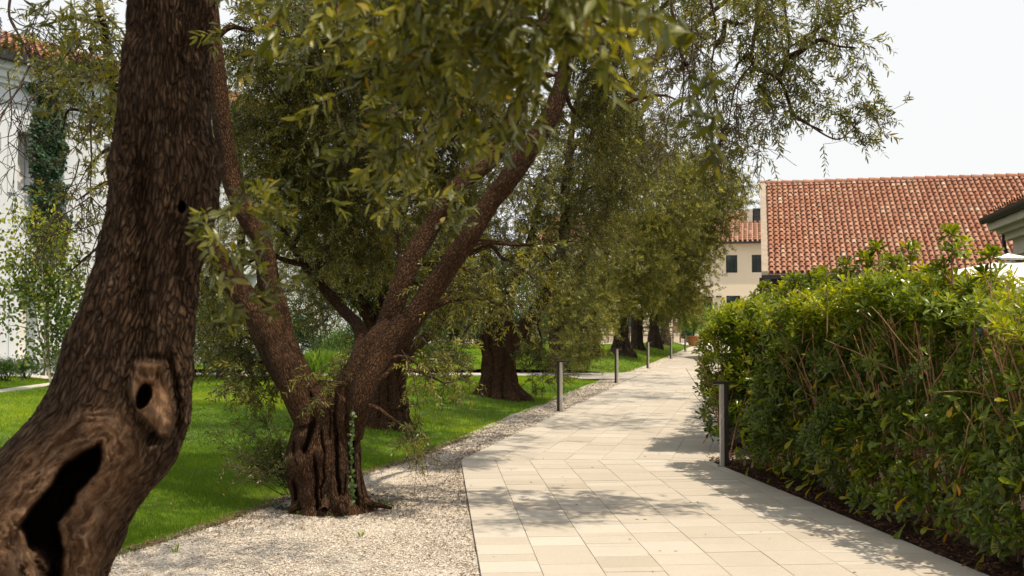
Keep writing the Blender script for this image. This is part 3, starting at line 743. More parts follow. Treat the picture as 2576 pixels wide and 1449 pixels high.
def body(g, fr, a0, a1, b0, b1, z0, z1):  # the other three sides
    p = [[a0, b0, z0], [a1, b0, z0], [a1, b1, z0], [a0, b1, z0], [a0, b0, z1], [a1, b0, z1], [a1, b1, z1], [a0, b1, z1]]
    p = np.array(p); 
    for f in ([1, 2, 6, 5], [2, 3, 7, 6], [3, 0, 4, 7]):
        q = p[f]; g.add(fr.w(q), np.array([[0, 1, 2, 3]]), uvw=np.stack([q[:, 0] + q[:, 1], q[:, 2], q[:, 0] * 0], 1))
def window(parent, fr, x0, x1, z0, z1, b, fw=.06, mull=True, name='window'):
    g = Geo(); dd = .06
    box(g, fr, x0, x0 + fw, b, b + dd, z0, z1); box(g, fr, x1 - fw, x1, b, b + dd, z0, z1)
    box(g, fr, x0 + fw, x1 - fw, b + .001, b + dd, z1 - fw, z1); box(g, fr, x0 + fw, x1 - fw, b + .001, b + dd, z0, z0 + fw)
    if mull: box(g, fr, (x0 + x1) / 2 - fw * .5, (x0 + x1) / 2 + fw * .5, b + .002, b + dd - .01, z0 + fw, z1 - fw)
    w = g.build(name, M['frame'], parent)
    p = Geo(); q = np.array([[x0 + fw, b + .035, z0 + fw], [x1 - fw, b + .035, z0 + fw], [x1 - fw, b + .035, z1 - fw], [x0 + fw, b + .035, z1 - fw]])
    p.add(fr.w(q), np.array([[0, 1, 2, 3]])); p.build('pane', M['glass'], w); return w
def tile_roof(g, fr, a0, a1, b0, z0, b1, z1, tw=.215, tl=.34, detail=6, skip=None, rnd=None):
    """barrel tiles on the plane rising from (b0,z0) to (b1,z1)"""
    rnd = rnd or np.random.default_rng(5)
    sl_ = math.hypot(b1 - b0, z1 - z0); ub = np.array([0, (b1 - b0) / sl_, (z1 - z0) / sl_]); un = np.array([0, -(z1 - z0) / sl_, (b1 - b0) / sl_])
    if un[2] < 0: un = -un
    q = np.array([[a0, b0, z0], [a1, b0, z0], [a1, b1, z1], [a0, b1, z1]]) - un * .02
    nc = int((a1 - a0) / tw); nr = int(sl_ / tl)
    tl2 = sl_ / nr; tw2 = (a1 - a0) / nc
    V = []; T = []
    th = np.linspace(0, np.pi, detail)
    for kind in (0, 1):
        for i in range(nc):
            ax = a0 + (i + .5 + (.5 if kind else 0)) * tw2
            if kind and i == nc - 1: continue
            ra = tw2 * (.36 if not kind else .30)
            for j in range(nr):
                if skip and skip(ax, j * tl2): continue
                s0 = j * tl2 - (.03 if not kind else .0); s1 = s0 + tl2 * 1.18
                jx = rnd.normal(0, .006); jz = rnd.normal(0, .004)
                for s_, rs, lift in ((s0, 1.08, .045), (s1, .84, .0)):
                    cx = np.cos(th) * ra * rs + ax + jx; cz = (np.sin(th) * ra * rs * .95) if not kind else -np.sin(th) * ra * .7 + .01
                    base = np.array([0, b0, z0]) + ub * s_
                    pts = base[None] + np.stack([cx, cx * 0, cx * 0], 1) + un[None] * (cz + lift + jz + (.02 if not kind else .0))[:, None]
                    V.append(pts)
                T.append(np.clip(rnd.normal(.52, .21), 0, 1) if not kind else np.clip(rnd.normal(.74, .06), 0, 1))
    V = np.array(V).reshape(-1, 2 * detail, 3); n = len(V)
    f1 = np.array([[k, k + 1, detail + k + 1, detail + k] for k in range(detail - 1)])
    f = (f1[None] + (np.arange(n) * 2 * detail)[:, None, None]).reshape(-1, 4)
    g.add(fr.w(V.reshape(-1, 3)), f, tint=np.repeat(np.array(T), 2 * detail))
    return q
def ridge(g, fr, a0, a1, b, z, r=.12, tl=.42, along='a'):
    n = int((a1 - a0) / tl); th = np.linspace(-.1, np.pi + .1, 7); rnd = np.random.default_rng(2)
    for i in range(n):
        x0 = a0 + i * (a1 - a0) / n; x1 = x0 + tl * 1.12
        V = [[x, b + math.cos(t) * r * k, z + math.sin(t) * r * k + l] for x, k, l in ((x0, 1.1, .02), (x1, .9, 0)) for t in th]
        g.add(fr.w(V), np.array([[k, k + 1, 7 + k + 1, 7 + k] for k in range(6)]), tint=float(np.clip(rnd.normal(.35, .2), 0, 1)))
def plate(g, fr, q, thick=.08, **at):
    q = np.asarray(q); v = np.vstack([q, q - [0, 0, thick]]); g.add(fr.w(v), BOXF[:, ::1], **at)

M['verge'] = simple('verge_mortar', (.33, .27, .21), .9, var=.2, scale=5)
# --- long tiled barn on the right
A0 = np.array([.2423 * 36, 36.0]); FB = Frame(A0, EE)
barn = thing('barn', 'long low building with a large terracotta tiled roof behind the hedge', 'building', (*A0, 0))
zE, zR, bR, LB_ = 3.22, 7.12, 6.3, 19.0
g = Geo(); q = tile_roof(g, FB, .22, LB_, 0, zE, bR, zR, .205, .33, 7)
ridge(g, FB, .0, LB_, bR, zR + .03)
rf = g.build('roof', M['tile'], barn)
g = Geo(); plate(g, FB, [[0.05, -.02, zE - .03], [LB_, -.02, zE - .03], [LB_, bR, zR - .03], [.05, bR, zR - .03]], .1)
plate(g, FB, [[0.05, bR, zR - .03], [LB_, bR, zR - .03], [LB_, 2 * bR, zE - .03], [.05, 2 * bR, zE - .03]], .1)
g.build('roof_bed', M['tilebed'], barn)
g = Geo(); 
for b0, z0, b1, z1 in ((-.08, zE - .25, bR, zR - .2),):
    v = [[-.02, b0, z0], [.2, b0, z0], [.2, b1, z1], [-.02, b1, z1], [-.02, b0, z0 + .33], [.2, b0, z0 + .33], [.2, b1, z1 + .33], [-.02, b1, z1 + .33]]
    g.add(FB.w(v), BOXF)
g.build('verge', M['verge'], barn)
g = Geo(); box(g, FB, -.02, LB_, -.18, -.04, zE - .2, zE - .06); box(g, FB, .3, LB_, .0, .12, zE - .32, zE - .14)
g.build('gutter', M['dark_metal'], barn)
for i in range(22):
    g = Geo(); box(g, FB, .5 + i * .85, .6 + i * .85, -.03, .55, zE - .31, zE - .22); g.build('rafter', M['soffit'], barn)
g = Geo(); hs = [(2.9, 4.3, .0, 2.75), (5.6, 7.4, .9, 2.6), (9, 10.8, .9, 2.6), (12.4, 14.2, .9, 2.6)]
wall_holes(g, FB, .3, LB_ - .3, .6, 0, zE + .2, hs); body(g, FB, .3, LB_ - .3, .6, 2 * bR - .5, 0, zE + .2)
for aa in (.3,):
    v = [[aa, .6, zE + .2], [aa, 2 * bR - .5, zE + .2], [aa, bR, zR - .15]]; g.add(FB.w(v), np.array([[0, 1, 2]]), uvw=np.array(v)[:, [1, 2, 0]])
g.build('wall', M['redbrick'], barn)
for h in hs: window(barn, FB, h[0], h[1], h[2], h[3], .72, .07)
g = Geo(); box(g, FB, -.1, -.0, -.15, -.05, 0, zE - .15); g.build('downpipe', M['dark_metal'], barn)

# --- cream building behind
def cre(px, py, Y=78.0):
    q0 = P(1800, 700, 78.0); p = hit(px, py, (q0[0], q0[1], 0), np.array([DD[0], DD[1], 0])); return p
C0 = P(1800, 700, 78.0); FC = Frame(C0[:2], EE)
def lc(px, py): 
    p = FC.loc(cre(px, py)); return p[0], p[2]
cream = thing('cream_house', 'cream rendered two-storey house with dark windows at the end of the path', 'building', (C0[0], C0[1], 0))
aL = -14.0; aR = 7.5; zE2 = lc(1860, 612)[1]
holes = []
for (x0, y0, x1, y1) in ((1826, 642, 1855, 686), (1891, 641, 1921, 685)):
    a0, z1 = lc(x0, y0); a1, z0 = lc(x1, y1); holes.append([a0, a1, z0, z1])
for (x0, x1, yt) in ((1757, 1793, 746), (1827, 1862, 744), (1893, 1928, 743), (1640, 1675, 748), (1560, 1595, 750)):
    a0, z1 = lc(x0, yt); a1, _ = lc(x1, yt); holes.append([a0, a1, .05, z1])
g = Geo(); wall_holes(g, FC, aL, aR, 0, 0, zE2, holes, .2); body(g, FC, aL, aR, 0, 11, 0, zE2); g.build('wall', M['cream_wall'], cream)
for i, h in enumerate(holes): window(cream, FC, *h, .08, .07, mull=(i < 2))
g = Geo(); bb = 6.0; zz = zE2 + 2.95
sb = lambda ax, s: False
tile_roof(g, FC, aL, aR, -.45, zE2 + .1, bb, zz, .36, .42, 5); ridge(g, FC, aL, aR, bb, zz, .16, .6); g.build('roof', M['tile'], cream)
g = Geo(); plate(g, FC, [[aL, -.45, zE2 + .08], [aR, -.45, zE2 + .08], [aR, bb, zz - .02], [aL, bb, zz - .02]], .1); plate(g, FC, [[aL, bb, zz - .02], [aR, bb, zz - .02], [aR, 12, zE2 + .08], [aL, 12, zE2 + .08]], .1)
g.build('roof_bed', M['tilebed'], cream)
g = Geo(); box(g, FC, aL, aR, -.62, -.46, zE2 - .06, zE2 + .1); g.build('gutter', M['dark_metal'], cream)
a_, z_ = lc(1885, 560); a2_, z2_ = lc(1912, 533)
rl = Geo(); bq = 3.6; zb = zE2 + .1 + (bq + .45) / (bb + .45) * (zz - zE2 - .1)
ra0 = a_ + .25; ra1 = a_ + 2.2
box(rl, FC, ra0, ra1, bq, bq + 1.6, zb - .3, zb + 1.1); ro = rl.build('roof_vent', M['frame'], cream)
g = Geo()
for i in range(9): box(g, FC, ra0 + .1, ra1 - .1, bq - .05, bq - .01, zb + .02 + i * .115, zb + .08 + i * .115)
g.build('louvre', M['louvre'], ro)
g = Geo(); box(g, FC, ra0 - .45, ra0 - .02, bq - .1, bq + 1.5, zb - .3, zb + 1.05); g.build('vent_cheek', M['trim'], ro)
a_, z_ = lc(1810, 746); g = Geo(); box(g, FC, a_ - .25, a_ + .15, -.14, -.0, z_ - .06, z_ + .05); g.build('wall_lamp', M['frame'], cream)

# --- stucco and brick building, right edge
C1 = np.array([.4585 * 24, 24.0]); FR = Frame(C1, -DD)      # a runs toward the camera, b = to the right (+E)
if FR.b @ np.array([*EE, 0]) < 0: pass
rb = thing('brick_pavilion', 'brick building with a moulded stucco cornice and dark gutter at the right edge', 'building', (*C1, 0))
sgn = 1 if FR.b @ np.array([*EE, 0]) > 0 else -1
zg = 3.95
def rbx(g, a0, a1, o0, o1, z0, z1): box(g, FR, a0, a1, *(sorted((sgn * o0, sgn * o1))), z0, z1)
# o = offset to the right of the wall face (negative = projects toward the path)
g = Geo(); rbx(g, .35, 18, .52, 8, 2.95, zg - .12); rbx(g, .3, 18, .36, .52, 3.42, zg - .12); rbx(g, .2, 18, .22, .36, 3.56, zg - .12); rbx(g, .08, 18, .05, .22, 3.66, zg - .12)
rbx(g, .32, 18, .46, .52, 3.06, 3.12); rbx(g, .3, 18, .42, .52, 2.93, 2.99); g.build('cornice', M['trim'], rb)
g = Geo(); p = np.array([[.38, sgn * .55, 0], [18, sgn * .55, 0], [18, sgn * .55, 2.94], [.38, sgn * .55, 2.94]]); g.add(FR.w(p), np.array([[0, 1, 2, 3]]), uvw=np.stack([p[:, 0], p[:, 2], p[:, 1]], 1))
p = np.array([[.38, sgn * .55, 0], [.38, sgn * 8, 0], [.38, sgn * 8, 2.94], [.38, sgn * .55, 2.94]]); g.add(FR.w(p), np.array([[0, 1, 2, 3]]), uvw=np.stack([p[:, 1], p[:, 2], p[:, 0]], 1))
g.build('wall', M['brick'], rb)
g = Geo(); th = np.linspace(np.pi, 2 * np.pi, 8); V = [[a, sgn * (-.04 + math.cos(t) * .1), zg + math.sin(t) * .13] for a in (0, 18) for t in th]
g.add(FR.w(V), np.array([[k, k + 1, 9 + k, 8 + k] for k in range(7)])); V0 = [[0.0, sgn * (-.04 + math.cos(t) * .1), zg + math.sin(t) * .13] for t in th]; g.add(FR.w(V0), np.arange(8)[None])
rbx(g, -.0, 18, .05, .3, zg - .13, zg - .09); g.build('gutter', M['dark_metal'], rb)
g = Geo()
q = [(.12, .46, 3.8), (.12, .46, 3.3), (.18, .50, 3.1), (.42, .52, 2.75), (.5, .50, 2.4), (.5, .50, 0)]
tube(g, np.array([[*FR.w([[a + .1, sgn * (o - .1), z]])[0], .045] for a, o, z in q]), seg=10, n_per=6, amp=0); g.build('downpipe', M['dark_metal'], rb, True)
# its roof: tiles rising to the right
g = Geo(); FRr = Frame(C1 + 0 * EE, DD)
def tile_side(g):
    rnd = np.random.default_rng(9)
    # build in a frame whose "a" is along -D and slope goes +E
    class F2(Frame):
        def __init__(s): s.o = np.array([*C1, 0.0]); s.a = np.array([*(-DD), 0]); s.b = np.array([*EE, 0])
    f2 = F2(); tile_roof(g, f2, .9, 18, .0, zg + .02, 5, zg + 1.55, .21, .34, 6, rnd=rnd); return f2
f2 = tile_side(g); g.build('roof', M['tile'], rb)
g = Geo(); plate(g, f2, [[.0, .0, zg - .0], [18, .0, zg - .0], [18, 5, zg + 1.5], [.0, 5, zg + 1.5]], .08); g.build('roof_bed', M['tilebed'], rb)

M['reveal_panel'] = simple('pale_reveal', (.72, .70, .66), .9, var=.05)
# --- white building on the left
WD = norm(np.array([.5, .866])); W0 = np.array([-13.9, 28.0]); FW = Frame(W0, WD)   # b points left (away from path)
def lw(px, py):
    p = hit(px, py, (W0[0], W0[1], 0), np.array([WD[1], -WD[0], 0])); q = FW.loc(p); return q[0], q[2]
wh = thing('white_house', 'tall white rendered house with red tiles behind the birch at the left', 'building', (*W0, 0))
wa0, wa1, zW = -12.0, 15.5, 8.7
hl = []
for (x0, x1, yt, yb) in ((43, 82, 330, 482), (259, 298, 360, 485), (46, 86, 705, 905), (262, 300, 690, 860)):
    a0, z1 = lw(x0, yt); a1, z0 = lw(x1, yb); hl.append((a0, a1, max(z0, .1), z1))
hl += [(8.3, 9.7, 5.0, 7.0), (8.3, 9.7, .6, 3.2), (12.2, 13.6, 5.0, 7.0), (12.2, 13.6, .6, 3.2), (-7, -5.6, 5, 7), (-7, -5.6, .6, 3.2)]
g = Geo(); wall_holes(g, FW, wa0, wa1, 0, 0, zW, hl, .5); body(g, FW, wa0, wa1, 0, 11, 0, zW); g.build('wall', M['white_wall'], wh)
for h in hl:
    wq = h[0] + (h[1] - h[0]) * .24
    window(wh, FW, h[0], h[1], h[2], h[3], .42, .05)
    s = Geo(); box(s, FW, h[0] + .01, wq, .30, .36, h[2] + .02, h[3] - .03); s.build('shutter', M['shutter'], wh)
    s = Geo(); box(s, FW, wq + .01, h[1] - .02, .36, .39, h[2] + .02, h[3] - .03); s.build('reveal_panel', M['reveal_panel'], wh)  # pale panel added in place of the bright window reveal
    s = Geo(); box(s, FW, h[0] - .28, h[0], -.045, -.0, h[2] - .1, h[3] + .22); box(s, FW, h[1], h[1] + .28, -.045, 0, h[2] - .1, h[3] + .22); box(s, FW, h[0], h[1], -.046, 0, h[3], h[3] + .22); s.build('window_surround', M['white_wall'], wh)
g = Geo()
for o, z0, z1 in ((.12, 8.05, 8.2), (.22, 8.2, 8.42), (.36, 8.42, 8.62), (.06, 7.6, 7.72)): box(g, FW, wa0 - .1, wa1 + .1, -o, -.001, z0, z1)
g.build('cornice', M['white_wall'], wh)
g = Geo(); box(g, FW, wa0 - .2, wa1 + .2, -.6, -.37, 8.6, 8.85); g.build('gutter', M['dark_metal'], wh)
g = Geo(); tile_roof(g, FW, wa0 - .2, wa1 + .2, -.55, 8.85, 5, 10.9, .23, .36, 5); g.build('roof', M['tile'], wh)
g = Geo(); plate(g, FW, [[wa0 - .2, -.55, 8.83], [wa1 + .2, -.55, 8.83], [wa1 + .2, 5, 10.88], [wa0 - .2, 5, 10.88]], .1); plate(g, FW, [[wa0 - .2, 5, 10.88], [wa1 + .2, 5, 10.88], [wa1 + .2, 11, 8.83], [wa0 - .2, 11, 8.83]], .1); g.build('roof_bed', M['tilebed'], wh)
ac = thing('air_conditioner', 'grey ribbed metal air-handling unit on the white house roof', 'air conditioner', FW.w([[.3, 1.0, 9.3]])[0])
g = Geo(); box(g, FW, -1.2, .55, .9, 2.0, 9.2, 10.15); bo = g.build('casing', M['acunit'], ac); bevel(bo, .02)
g = Geo()
for i in range(8): box(g, FW, -1.15, .5, .85, .9, 9.3 + i * .1, 9.345 + i * .1); 
for i in range(8): box(g, FW, .55, .6, .95, 1.95, 9.3 + i * .1, 9.345 + i * .1)
g.build('grille', M['louvre'], ac)
# ivy
iv = thing('ivy', 'dark green ivy column climbing the white wall', 'climbing plant', FW.w([[lw(115, 560)[0], -.05, 0]])[0])
g = Geo(); n = 27000
pyv = RNG.uniform(195, 640, n); wdt = np.interp(pyv, [195, 215, 240, 300, 330, 500, 600, 640], [70, 75, 25, 24, 34, 40, 34, 30]); cx_ = np.interp(pyv, [195, 240, 300, 400, 560, 640], [110, 112, 118, 112, 118, 125])
wdt = wdt * (1 + .35 * noise(np.stack([pyv * .04, pyv * 0, pyv * 0], 1), 1))
pxv = cx_ + np.clip(RNG.normal(0, .45, n), -1.25, 1.25) * wdt
ab = np.array([lw(a, b) for a, b in zip(pxv, pyv)])
dens = fbm(np.stack([ab[:, 0] * 2.2, ab[:, 1] * 2.2, ab[:, 0] * 0], 1), 3, 4)
off = .08 + .22 * np.clip(dens + .4, 0, 1) * RNG.random(n)
p = FW.w(np.stack([ab[:, 0], -off, ab[:, 1]], 1)); d = np.stack([RNG.normal(0, .5, n), RNG.normal(0, .5, n), -np.abs(RNG.normal(.5, .4, n))], 1)
leaves(g, p, d, RNG.uniform(.06, .13, n), RNG.uniform(.06, .12, n), 'round', np.clip(RNG.normal(.5, .25, n), 0, 1), np.array([WD[1], -WD[0], .4]) + RNG.normal(0, .45, (n, 3)))
g.build('leaves', M['ivy'], iv)
g = Geo()
for k in range(4):
    a0 = lw(112 + k * 5, 640)[0]; tube(g, np.array([[*FW.w([[a0 + .08 * math.sin(z * 1.1 + k), -.05, z]])[0], .025 - z * .002] for z in np.linspace(0, 8, 9)]), seg=6, n_per=4, amp=.1)
g.build('stem', M['twig'], iv, True)

# ================================================================== street furniture
def bollard(name, label, base, h, rot, flip=1):
    t = thing(name, label, 'bollard', base, 'bronze bollard lights along the path')
    fr = Frame(base[:2], (math.cos(rot), math.sin(rot)))
    g = Geo(); z = base[2]
    f_ = 1 if flip > 0 else -1
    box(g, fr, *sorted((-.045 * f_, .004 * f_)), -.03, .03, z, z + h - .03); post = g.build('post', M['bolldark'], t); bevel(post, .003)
    g = Geo(); box(g, fr, *sorted((.0045 * f_, .045 * f_)), -.034, .03, z, z + h - .03); lit_ob = g.build('lit_half', M['boll_lit'], t); bevel(lit_ob, .003)  # pale half paints the lit face, the dark post the shaded one
    g = Geo(); box(g, fr, -.0452 if flip > 0 else -.125, .125 if flip > 0 else .0452, -.032, .032, z + h - .03, z + h); hd = g.build('head', M['bolldark'], t); bevel(hd, .004)
    g = Geo(); x0, x1 = (.05, .115) if flip > 0 else (-.115, -.05); box(g, fr, x0, x1, -.022, .022, z + h - .036, z + h - .0305); g.build('diffuser', M['diff'], hd)
    g = Geo(); box(g, fr, -.075, .075, -.055, .055, z - .01, z + .008); g.build('base_plate', M['bollard'], t)
    return t
rp = -math.atan2(DD[0], DD[1])
BL = [((1408, 1035), 'nearest bronze bollard light left of the path, before the cross path'), ((1551, 964), 'second bronze bollard light, standing at the cross path corner'),
      ((1630, 927), 'third bronze bollard light on the left, first beyond the cross path'), ((1688, 903), 'fourth bronze bollard light on the left of the path'), ((1724, 885), 'farthest bronze bollard light near the potted tree')]
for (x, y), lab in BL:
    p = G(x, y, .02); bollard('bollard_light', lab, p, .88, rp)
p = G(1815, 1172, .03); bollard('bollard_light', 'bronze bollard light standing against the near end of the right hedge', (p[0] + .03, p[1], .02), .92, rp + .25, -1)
# stele sign
b = P(1703, 862, 73.0); b[2] = 0; FS = Frame(b[:2], EE)
sg = thing('information_stele', 'upright grey-brown information stele with small orange lettering beyond the last olive', 'sign', b)
g = Geo(); box(g, FS, -.29, .29, -.06, .06, -.05, 1.46); o = g.build('panel', M['sign'], sg); bevel(o, .01)
g = Geo(); box(g, FS, -.30, .30, -.07, .07, 1.461, 1.49); g.build('cap', M['trim'], sg)
g = Geo(); box(g, FS, .10, .235, -.066, -.061, 1.27, 1.40); em = g.build('emblem', M['signtext'], sg)
for i, (z, w) in enumerate(((1.17, .36), (1.10, .30), (1.07, .3), (.99, .2), (.92, .33))):
    g = Geo(); box(g, FS, -.27, -.27 + w, -.065, -.061, z, z + .02); g.build('text_line', M['signtext'], sg)
# terrace railing in front of the cream house
b = P(1600, 840, 72.0); b[2] = 0; FF = Frame(b[:2], EE)
fe = thing('railing', 'low brown railing in front of the cream house beyond the lawn', 'railing', b)
for z in (.5, .78, 1.02):
    g = Geo(); box(g, FF, -14, 2.6, -.03, .03, z, z + (.13 if z > .9 else .07)); g.build('rail', M['fence'], fe)
for i in range(12):
    g = Geo(); box(g, FF, -14 + i * 1.5, -13.92 + i * 1.5, .031, .1, 0, 1.1); g.build('post', M['fence'], fe)
lw_ = thing('low_wall', 'low pale rendered wall behind the brown railing', 'wall', b + np.array([0, 1, 0]))
g = Geo(); box(g, FF, -15, 2.9, .9, 1.15, 0, .62); g.build('wall_face', M['cream_wall'], lw_); g = Geo(); box(g, FF, -15.05, 2.95, .86, 1.2, .62, .68); g.build('coping', M['trim'], lw_)
b = P(1673, 853, 70.0); b[2] = 0; FN = Frame(b[:2], EE)
bn = thing('litter_bin', 'dark green boxy litter bin beside the farthest olive trunk', 'bin', b)
g = Geo(); box(g, FN, -.2, .2, -.2, .2, .06, .78); o = g.build('body', M['bin'], bn); bevel(o, .02)
g = Geo(); box(g, FN, -.23, .23, -.23, .23, .82, .87); o = g.build('lid', M['bin'], bn); bevel(o, .01)
for x in (-.17, .15):
    g = Geo(); box(g, FN, x, x + .02, -.17, .17, .78, .82); g.build('bracket', M['bin'], bn)
# parasols
def parasol(label, base, half, ztop, drop, rot):
    t = thing('parasol', label, 'parasol', base, 'white garden parasols behind the hedge'); fr = Frame(base[:2], (math.cos(rot), math.sin(rot)))
    g = Geo(); m = 13; V = []
    for i in range(m):
        for j in range(m):
            x = (i / (m - 1) * 2 - 1); y = (j / (m - 1) * 2 - 1); r = max(abs(x), abs(y)); sag = .05 * math.sin(math.pi * min(1, r)) 
            V.append([x * half, y * half, ztop - .12 - drop * r - sag * (1 - abs(abs(x) - abs(y)) / (r + .01)) * -1 * .6])
    g.add(fr.w(V), gridfaces(m, m, False)); 
    for sx, sy, ax in ((1, 0, 0), (-1, 0, 0), (0, 1, 1), (0, -1, 1)):
        for k in range(m - 1):
            u0 = (k / (m - 1) * 2 - 1) * half; u1 = ((k + 1) / (m - 1) * 2 - 1) * half; z = ztop - .12 - drop
            q = [[sx * half, u0, z], [sx * half, u1, z], [sx * half, u1, z - .13], [sx * half, u0, z - .13]] if not ax else [[u0, sy * half, z], [u1, sy * half, z], [u1, sy * half, z - .13], [u0, sy * half, z - .13]]
            g.add(fr.w(q), np.array([[0, 1, 2, 3]]))
    cn = g.build('canopy', M['canvas'], t)
    g = Geo(); h = .28; g.add(fr.w([[-h, -h, ztop - .09], [h, -h, ztop - .09], [h, h, ztop - .09], [-h, h, ztop - .09], [0, 0, ztop]]), np.array([[0, 1, 4], [1, 2, 4], [2, 3, 4], [3, 0, 4]])); g.build('vent_cap', M['canvas'], cn)
    g = Geo(); tube(g, np.array([[base[0], base[1], z, .03] for z in (0, ztop * .5, ztop - .14)]), seg=12, n_per=2, amp=0); g.build('pole', M['bollard'], t, True)
    for k in range(4):
        g = Geo(); a = math.pi / 4 + k * math.pi / 2; e = fr.w([[math.cos(a) * half * 1.38, math.sin(a) * half * 1.38, ztop - .16 - drop]])[0]
        tube(g, np.array([[base[0], base[1], ztop - .18, .012], [*((np.array([base[0], base[1], ztop - .18]) + e) / 2), .012], [*e, .01]]), seg=6, n_per=2, amp=0); g.build('rib', M['bollard'], t)
    return t
b = P(2537, 700, 17.0); parasol('white square parasol with a small vent cap in front of the brick building', (b[0], b[1], 0), 1.6, EYE + (805 - 637) / FPX * 17, .36, rp)
b = P(2680, 700, 12.5); parasol('nearer white parasol cut by the right edge of the photo', (b[0], b[1], 0), 1.5, EYE + (805 - 610) / FPX * 12.5, .45, rp)
# ================================================================== near olive (T1)
T1D = 3.6
t1b = P(-80, 1960, T1D); t1b[2] = 0
T1 = Tree('olive_tree', 'nearest olive tree at the left, its leaning trunk split by a long dark hollow', 'tree', t1b, 'olive trees beside the path')
rows1 = [(-420, 345, 500), (-200, 335, 520), (0, 322, 534), (100, 320, 526), (200, 312, 522), (340, 297, 527), (400, 289, 544), (450, 284, 550), (500, 278, 548), (540, 272, 540), (600, 258, 517), (700, 237, 496), (800, 203, 483), (850, 186, 476),
 (900, 172, 472), (950, 152, 472), (1000, 128, 472), (1050, 98, 470), (1100, 48, 456), (1150, 0, 438), (1200, -45, 402), (1250, -85, 357), (1300, -120, 327), (1350, -155, 302), (1400, -185, 280), (1449, -210, 259), (1600, -260, 215), (1800, -300, 180), (1900, -330, 190), (1975, -370, 230)]
def seg_sd(px, py, poly):
    poly = np.array(poly, float); d = np.full(len(px), 1e9); inside = np.zeros(len(px), bool); n = len(poly)
    for i in range(n):
        a = poly[i]; b = poly[(i + 1) % n]; e = b - a; w = np.stack([px - a[0], py - a[1]], 1)
        t = np.clip((w @ e) / (e @ e), 0, 1); q = w - t[:, None] * e; d = np.minimum(d, np.hypot(q[:, 0], q[:, 1]))
        c = ((a[1] <= py) & (b[1] > py)) | ((b[1] <= py) & (a[1] > py)); xi = a[0] + (py - a[1]) / (b[1] - a[1] + 1e-12) * e[0]
        inside ^= c & (px < xi)
    return np.where(inside, d, -d)
CAV = [(253, 1111), (260, 1143), (243, 1194), (222, 1215), (191, 1242), (190, 1266), (168, 1290), (147, 1314), (160, 1380), (150, 1460), (90, 1460), (60, 1345), (46, 1325), (70, 1286), (96, 1254), (120, 1225), (135, 1205), (147, 1182), (172, 1160), (199, 1143), (223, 1126)]
BURL = [(338, 914), (360, 906), (412, 912), (420, 960), (436, 1010), (440, 1060), (426, 1103), (404, 1098), (384, 1078), (350, 1045), (327, 1000), (328, 965)]
